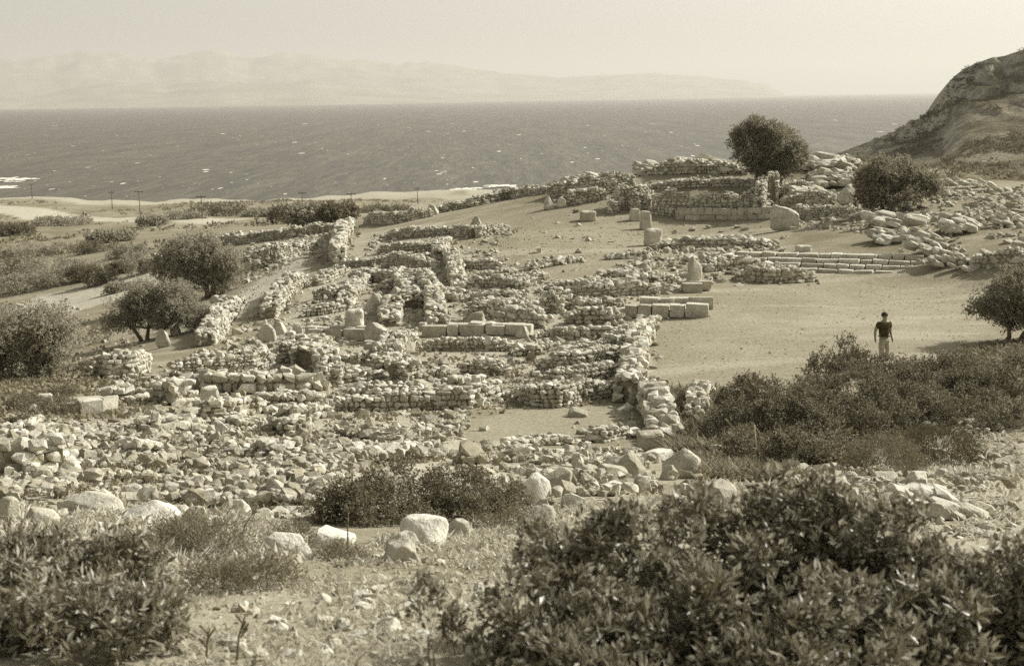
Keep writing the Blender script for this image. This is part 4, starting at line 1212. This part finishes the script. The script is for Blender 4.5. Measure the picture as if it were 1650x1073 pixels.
# scrub that cannot be counted: plain and hillside
def clumps(name, X, Y, Z, S, per, Lk, mat, seed, label):
    r = np.random.default_rng(seed)
    i = np.repeat(np.arange(len(X)), per)
    u = unit(r.normal(size=(len(i), 3))); u[:, 2] = np.abs(u[:, 2])
    pos = np.c_[X[i], Y[i], Z[i]] + u * S[i][:, None] * np.array([1, 1, .6]) * r.uniform(.3, 1, (len(i), 1))
    v, f = leaf_arrays(pos, u + r.normal(size=u.shape) * .5, S[i] * Lk, S[i] * Lk * .6, r)
    return tag(ob(name, mesh(name, v, f, mat)), label, 'scrub', kind='stuff')
X = rng.uniform(-330, 40, 9000); Y = rng.uniform(125, 600, 9000); Zp = H(X, Y)
k = (Zp > 1.5) & (fbm(X / 24, Y / 24, 50) + .5 * fbm(X / 7, Y / 7, 51) > .14)
road_poly = gpoly([(-60,327),(0,330),(90,337),(140,344),(240,347),(330,351),(420,356),(330,364),(240,360),(130,355),(0,347),(-60,343)])
k &= ~inpoly(X, Y, road_poly)
X, Y, Zp = X[k], Y[k], Zp[k]
clumps('plain_scrub', X, Y, Zp, rng.uniform(.3, 1.1, len(X)), 16, .6, M_scrub, 5, 'low scrub scattered over the coastal plain')
hr = rng.uniform(HR * .2, HR - 2, 9000); hcx = rng.uniform(0, HC - 2, 9000)
q0 = HV[hr.astype(int), hcx.astype(int)]; q1 = HV[hr.astype(int) + 1, hcx.astype(int) + 1]; tt = rng.random((9000, 1))
Q = q0 + (q1 - q0) * tt
k = (fbm(Q[:, 0] / 20, Q[:, 1] / 40, 70) + .7 * fbm(Q[:, 0] / 5, Q[:, 2] / 3, 71) > .0)
Q = Q[k]
clumps('hillside_scrub', Q[:, 0], Q[:, 1], Q[:, 2], rng.uniform(.25, .95, len(Q)), 16, .6, leaf_mat('hillside scrub leaves', .12, .24, .8, .15, .2), 6, 'dense low scrub covering the hillside at the right')
X = rng.uniform(26, 75, 2600); Y = rng.uniform(92, 190, 2600)
k = inpoly(X, Y, [(20,100),(28,96.5),(36,95),(45,94),(80,90),(80,200),(20,200)]); X, Y = X[k], Y[k]
clumps('back_slope_scrub', X, Y, H(X, Y), rng.uniform(.2, .8, len(X)), 16, .5, M_scrub, 8, 'low scrub on the back slope beyond the ridge of rocks')
# dry grass
def grass(name, regs, seed, mat, label):
    r = np.random.default_rng(seed); VV, FF, n0 = [], [], 0
    for pix, n, a, b, thr in regs:
        pl = gpoly(pix); xs = [q[0] for q in pl]; ys = [q[1] for q in pl]
        X = r.uniform(min(xs), max(xs), n * 3); Y = r.uniform(min(ys), max(ys), n * 3)
        k = inpoly(X, Y, pl) & (fbm(X / .7, Y / .7, 7, 3) + .35 * fbm(X / .15, Y / .15, 8, 2) > thr + r.normal(size=len(X)) * .2)
        X, Y = X[k][:n], Y[k][:n]; m = len(X)
        base = np.c_[X, Y, H(X, Y) - .01]
        d = unit(np.c_[r.normal(size=(m, 2)) * .45, np.ones(m)])
        L = r.uniform(a, b, m); W = L * .02 + .0012 * Y
        s = unit(np.cross(d, r.normal(size=(m, 3))))
        tip = base + d * L[:, None] + np.c_[r.normal(size=(m, 2)) * .3, -np.abs(r.normal(size=m)) * .15] * L[:, None]
        midp = base + d * L[:, None] * .55
        v = np.stack([base - s * W[:, None], base + s * W[:, None], midp + s * W[:, None] * .7, tip, midp - s * W[:, None] * .7], 1).reshape(-1, 3)
        k5 = np.arange(m)[:, None] * 5 + n0
        FF += [k5 + np.array([[0, 1, 2]]), k5 + np.array([[0, 2, 4]]), k5 + np.array([[4, 2, 3]])]
        VV.append(v); n0 += len(v)
    return tag(ob(name, mesh(name, np.concatenate(VV), np.concatenate(FF), mat)), label, 'grass', kind='stuff')
grass('dry_grass', [
 ([(240,840),(560,880),(900,850),(960,940),(760,1000),(700,1100),(240,1100)], 15000, .02, .08, 0),
 ([(0,820),(400,830),(560,880),(400,930),(0,900)], 8000, .05, .17, 0),
 ([(1500,770),(1650,720),(1650,960),(1560,880)], 7000, .04, .14, -.1),
 ([(1440,700),(1650,630),(1650,790),(1480,790)], 6000, .05, .18, 0),
 ([(840,830),(1150,780),(1500,780),(1500,860),(900,880)], 5000, .05, .16, 0),
 ([(560,880),(700,900),(900,860),(820,840)], 3000, .05, .14, -.05)], 3, M_straw, 'dry pale straw covering the foreground slope')
grass('weeds', [
 ([(0,600),(140,590),(300,640),(150,690),(0,700)], 9000, .06, .26, -.2),
 ([(1085,735),(1260,740),(1300,775),(1130,780)], 5000, .1, .35, -.1),
 ([(1075,640),(1160,640),(1180,740),(1080,740)], 7000, .15, .6, -.2),
 ([(1540,560),(1650,550),(1650,640),(1560,620)], 3000, .1, .3, -.1),
 ([(1080,470),(1330,462),(1560,450),(1600,540),(1420,570),(1200,600),(1085,640),(1065,560)], 1500, .015, .045, .2),
 ([(860,350),(1200,360),(1240,395),(1000,440),(820,420)], 900, .02, .07, .2),
 ([(250,640),(700,560),(1000,600),(1000,650),(600,680)], 3500, .06, .2, .1),
 ([(0,690),(330,690),(700,700),(720,740),(540,790),(520,830),(0,830)], 5000, .05, .2, .05),
 ([(400,770),(520,770),(520,830),(400,830)], 2500, .06, .2, -.2),
 ([(0,480),(240,520),(140,600),(100,560),(0,520)], 3000, .1, .3, 0)], 4, leaf_mat('weedy grass', .18, .32, .8, .15, .3), 'greyish weeds and grass between the stones')
for i, (px, py, hpx, lean, lb) in enumerate([(378,1075,90,.25,'tall dark dry stalk at the bottom of the picture'),(330,1062,60,.15,'shorter dry stalk left of the tall dark one'),(258,905,60,.1,'seed headed stalk above the lower left bush'),(385,885,70,.5,'thin slanting dry stalk before the pale boulder'),(560,895,80,.05,'bare upright stalk beside the wide pale boulder')]):
    p = G(px, min(py, 1060)); k = pxm(p); h = hpx / k
    root = empty('dry_stalk', tuple(p), lb, 'plant')
    mb = MB(); mb.tube([(0, 0, -.05), (lean * h * .3, .02, h * .5), (lean * h, 0, h)], [.006, .005, .003], 5)
    ob('stem', mb.me('stem', M_bark, True), root)
    mb = MB()
    for j in range(5):
        z = h * rnd.uniform(.5, 1.0); a = rnd.uniform(0, 6.28)
        mb.tube([(lean * z, 0, z), (lean * z + .03 * math.cos(a), .03 * math.sin(a), z + .04)], [.003, .005], 5)
    ob('twig', mb.me('twig', M_bark, True), root)

# ------------------------------------------------------------------ utility poles on the plain
for i, (px, pt, pb, lb) in enumerate([(52,297,321,'thin utility pole nearest the left edge'),(181,307,336,'utility pole left of the tallest one on the plain'),(226,306,350,'tall utility pole with crossarm beside the coast road'),(326,317,356,'utility pole in front of the shrubby knoll'),(488,306,338,'utility pole above the dark shrubs behind the bank'),(567,311,351,'tall dark utility pole behind the far end of the street'),(673,301,328,'utility pole farthest right, near the surf')]):
    b = G(px, pb); h = (pb - pt) / pxm(b)
    root = empty('utility_pole', tuple(b), lb, 'utility pole', 'utility poles along the coast road')
    rr_ = .03 + .09 * b[1] / 500
    mb = MB(); mb.tube([(0, 0, -.4), (0, 0, h * .5), (0, 0, h)], [rr_ * 1.2, rr_, rr_ * .8], 8); ob('post', mb.me('post', M_pole, True), root)
    mb = MB(); mb.box((0, 0, h - .45), (1.0, .08, .09)); arm_ = ob('crossarm', mb.me('crossarm', M_pole), root)
    for x in (-.85, .85):
        mb = MB(); mb.tube([(x, 0, h - .36), (x, 0, h - .12)], [.06, .04], 6); ob('insulator', mb.me('insulator', M_pole, True), arm_)

# ------------------------------------------------------------------ people and the animal
def skin_mesh(name, verts, edges, radii, mat, sub=1, rootv=0):
    me_ = bpy.data.meshes.new('skin_tmp'); me_.from_pydata(verts, edges, []); me_.update()
    o = bpy.data.objects.new('skin_tmp', me_); C.objects.link(o)
    m = o.modifiers.new('s', 'SKIN')
    sv_ = me_.skin_vertices[0].data
    for i, r_ in enumerate(radii):
        sv_[i].radius = (r_, r_) if isinstance(r_, (int, float)) else r_
        sv_[i].use_root = (i == rootv)
    s = o.modifiers.new('u', 'SUBSURF'); s.levels = sub; s.render_levels = sub
    dg = bpy.context.evaluated_depsgraph_get()
    out = bpy.data.meshes.new_from_object(o.evaluated_get(dg)); out.name = name
    bpy.data.objects.remove(o); bpy.data.meshes.remove(me_)
    out.materials.clear(); out.materials.append(mat)
    out.polygons.foreach_set('use_smooth', np.full(len(out.polygons), True))
    return out
M_skin = plain('sunburnt skin', .27, .12, 5, .6, .3, .1)
M_shirt = plain('dark shirt cloth', .05, .3, 9, .9, .1, .4)
M_trou = plain('pale trouser cloth', .36, .12, 8, .9, .1, .4)
M_hair = plain('dark hair', .035, .3, 30, .7, .3, .4)
M_shoe = plain('worn shoe leather', .07, .2, 12, .6, .3, .2)
def figure(name, label, loc, yaw, scale, shirt, trou, hat=None, pose=0):
    root = empty(name, tuple(loc), label, 'person')
    root.rotation_euler = (0, 0, yaw); root.scale = (scale,) * 3
    # the figure faces -Y; joints in metres for 1.75 m of height
    v = [(0, 0, .95), (0, .01, 1.12), (0, .015, 1.30), (0, .01, 1.43), (0, 0, 1.51), (0, -.015, 1.57), (0, -.02, 1.65), (0, -.01, 1.73)]
    rd = [(.13, .10), (.125, .095), (.15, .105), (.12, .085), .06, (.072, .082), (.086, .10), (.062, .078)]
    e = [(i, i + 1) for i in range(7)]
    def chain(start, pts, rads):
        pr = start
        for q, r_ in zip(pts, rads):
            v.append(q); rd.append(r_); e.append((pr, len(v) - 1)); pr = len(v) - 1
        return pr
    v.append((0, -.115, 1.635)); rd.append(.014); e.append((6, len(v) - 1))         # nose
    for sx, el, wr in ((-1, (-.285, .07, 1.17), (-.33, -.04, .95)), (1, (.27, .09, 1.16), (.255, -.06, .94))):
        w = chain(3, [(sx * .19, .01, 1.425), el, wr], [.075, .052, .038])
        d = np.array(wr) - np.array(el); d /= np.linalg.norm(d)
        palm = np.array(wr) + d * .07
        pi = chain(w, [tuple(palm)], [(.038, .02)])
        for j, (off, ln) in enumerate(((-.030, .075), (-.011, .09), (.010, .085), (.028, .065))):
            t1 = palm + d * ln * .5 + np.array([0, off, -.002]); t2 = palm + d * ln + np.array([-sx * .018, off, 0])
            chain(pi, [tuple(t1), tuple(t2)], [.0095, .008])
        chain(w, [tuple(np.array(wr) + d * .04 + np.array([0, -.045, 0])), tuple(np.array(wr) + d * .075 + np.array([-sx * .01, -.06, 0]))], [.011, .009])
    for sx, kn, an in ((-1, (-.10, -.10, .50), (-.10, -.06, .09)), (1, (.10, -.02, .50), (.10, .16, .12))):
        chain(0, [(sx * .095, 0, .88), kn, an, (an[0], an[1] - .15, .04)], [.088, .058, .04, .036])
    ob('body', skin_mesh('body', v, e, rd, M_skin), root)
    # shirt with short sleeves
    sv_ = [(0, .0, .97), (0, .01, 1.12), (0, .015, 1.30), (0, .01, 1.44), (-.175, .01, 1.41), (-.255, .045, 1.25), (.175, .01, 1.41), (.245, .055, 1.24)]
    ob('shirt', skin_mesh('shirt', sv_, [(0, 1), (1, 2), (2, 3), (3, 4), (4, 5), (3, 6), (6, 7)], [(.19, .155), (.19, .155), (.21, .16), (.15, .115), .098, .10, .098, .10], shirt), root)
    tv = [(0, 0, 1.0), (0, 0, .92), (-.10, 0, .86), (-.10, -.10, .50), (-.10, -.06, .13), (.10, 0, .86), (.10, -.02, .50), (.10, .155, .16)]
    ob('trousers', skin_mesh('trousers', tv, [(0, 1), (1, 2), (2, 3), (3, 4), (1, 5), (5, 6), (6, 7)], [(.165, .13), (.18, .14), (.125, .13), .105, .10, (.125, .13), .105, .10], trou), root)
    mb = MB(); mb.box((0, 0, 1.005), (.145, .115, .02)); ob('belt', mb.me('belt', M_shoe), root)
    for sx, y, z in ((-1, -.12, .05), (1, .10, .07)):
        vv, ff = ICO[2]
        ob('shoe', mesh('shoe', vv * np.array([.048, .135, .05]) + np.array([sx * .10, y, z]), ff, M_shoe, True), root)
    vv, ff = ICO[3]
    hv = vv * np.array([.104, .124, .105]) + np.array([0, .0, 1.69])
    hv[:, 2] = np.maximum(hv[:, 2], 1.655 + .35 * np.clip(-hv[:, 1] - .01, 0, .1) - .6 * np.clip(hv[:, 1], 0, .1))
    ob('hair', mesh('hair', hv, ff, M_hair, True), root)
    for sx in (-1, 1):
        vv, ff = ICO[2]
        ob('eye', mesh('eye', vv * .013 + np.array([sx * .032, -.098, 1.655]), ff, M_hair, True), root)
        ob('ear', mesh('ear', vv * np.array([.014, .022, .032]) + np.array([sx * .082, -.01, 1.64]), ff, M_skin, True), root)
    if hat:
        mb = MB(); mb.tube([(0, 0, 1.70), (0, 0, 1.712)], [.16, .155], 14); mb.tube([(0, 0, 1.71), (0, 0, 1.80)], [.10, .085], 12)
        ob('hat', mb.me('hat', hat, False), root)
    return root
pm = G(1423, 590)
figure('person', 'man in dark short sleeved shirt and pale trousers walking across the court', pm, .25, .97, M_shirt, M_trou)
pr_ = G(134.5, 351)
figure('person', 'tiny figure in a dark hat walking beside the pale animal on the road', pr_, 1.2, 1.25, plain('drab coat cloth', .14, .2), plain('drab trouser cloth', .12, .2), M_hair)
pd = G(140, 351)
dk = empty('donkey', tuple(pd), 'pale pack animal on the coast road', 'donkey')
dk.rotation_euler = (0, 0, R(150)); dk.scale = (1.35,) * 3
M_don = plain('pale donkey hide', .42, .15, 4)
v = [(-.45, 0, .92), (-.1, 0, .90), (.3, 0, .93), (.5, 0, 1.08), (.68, 0, 1.28), (.8, 0, 1.30), (1.0, 0, 1.15)]
rd = [(.20, .22), (.22, .24), (.20, .23), .14, .11, .10, .065]
e = [(i, i + 1) for i in range(6)]
for (st_, x, y, back) in ((0, -.48, .13, 1), (0, -.48, -.13, 1), (2, .32, .12, 0), (2, .32, -.12, 0)):
    n0 = len(v)
    if back: v += [(x + .02, y, .68), (x - .08, y, .42), (x - .02, y, .12), (x + .03, y, .02)]
    else: v += [(x, y, .68), (x + .02, y, .40), (x, y, .12), (x + .04, y, .02)]
    rd += [.10, .05, .038, .045]; e += [(st_, n0), (n0, n0 + 1), (n0 + 1, n0 + 2), (n0 + 2, n0 + 3)]
for y in (-.06, .06):
    n0 = len(v); v += [(.74, y, 1.42), (.72, y * 1.5, 1.56)]; rd += [.035, .015]; e += [(5, n0), (n0, n0 + 1)]
ob('body', skin_mesh('body', v, e, rd, M_don), dk)
mb = MB(); mb.tube([(-.62, 0, 1.0), (-.76, 0, .8), (-.78, 0, .45)], [.035, .03, .06], 6); ob('tail', mb.me('tail', M_hair, True), dk)
mb = MB(); mb.box((-.02, 0, 1.12), (.26, .27, .06)); mb.box((-.02, .29, .92), (.24, .07, .2)); mb.box((-.02, -.29, .92), (.24, .07, .2))
ob('saddle', mb.me('saddle', plain('saddle cloth', .16, .3, 6)), dk)
# ------------------------------------------------------------------ haze
t = NT('sea haze')
pv = t.n('ShaderNodeVolumePrincipled')
pv.inputs['Color'].default_value = (.97, .945, .87, 1)
pv.inputs['Density'].default_value = 8.5e-5
pv.inputs['Anisotropy'].default_value = .2
t.l(pv.outputs[0], t.out.inputs['Volume'])
hb = MB(); hb.box((0, 22300, 437), (44600, 22700, 463))
tag(ob('haze', hb.me('haze', t.m)), 'thin pale sea haze over the whole bay', 'haze', kind='stuff')
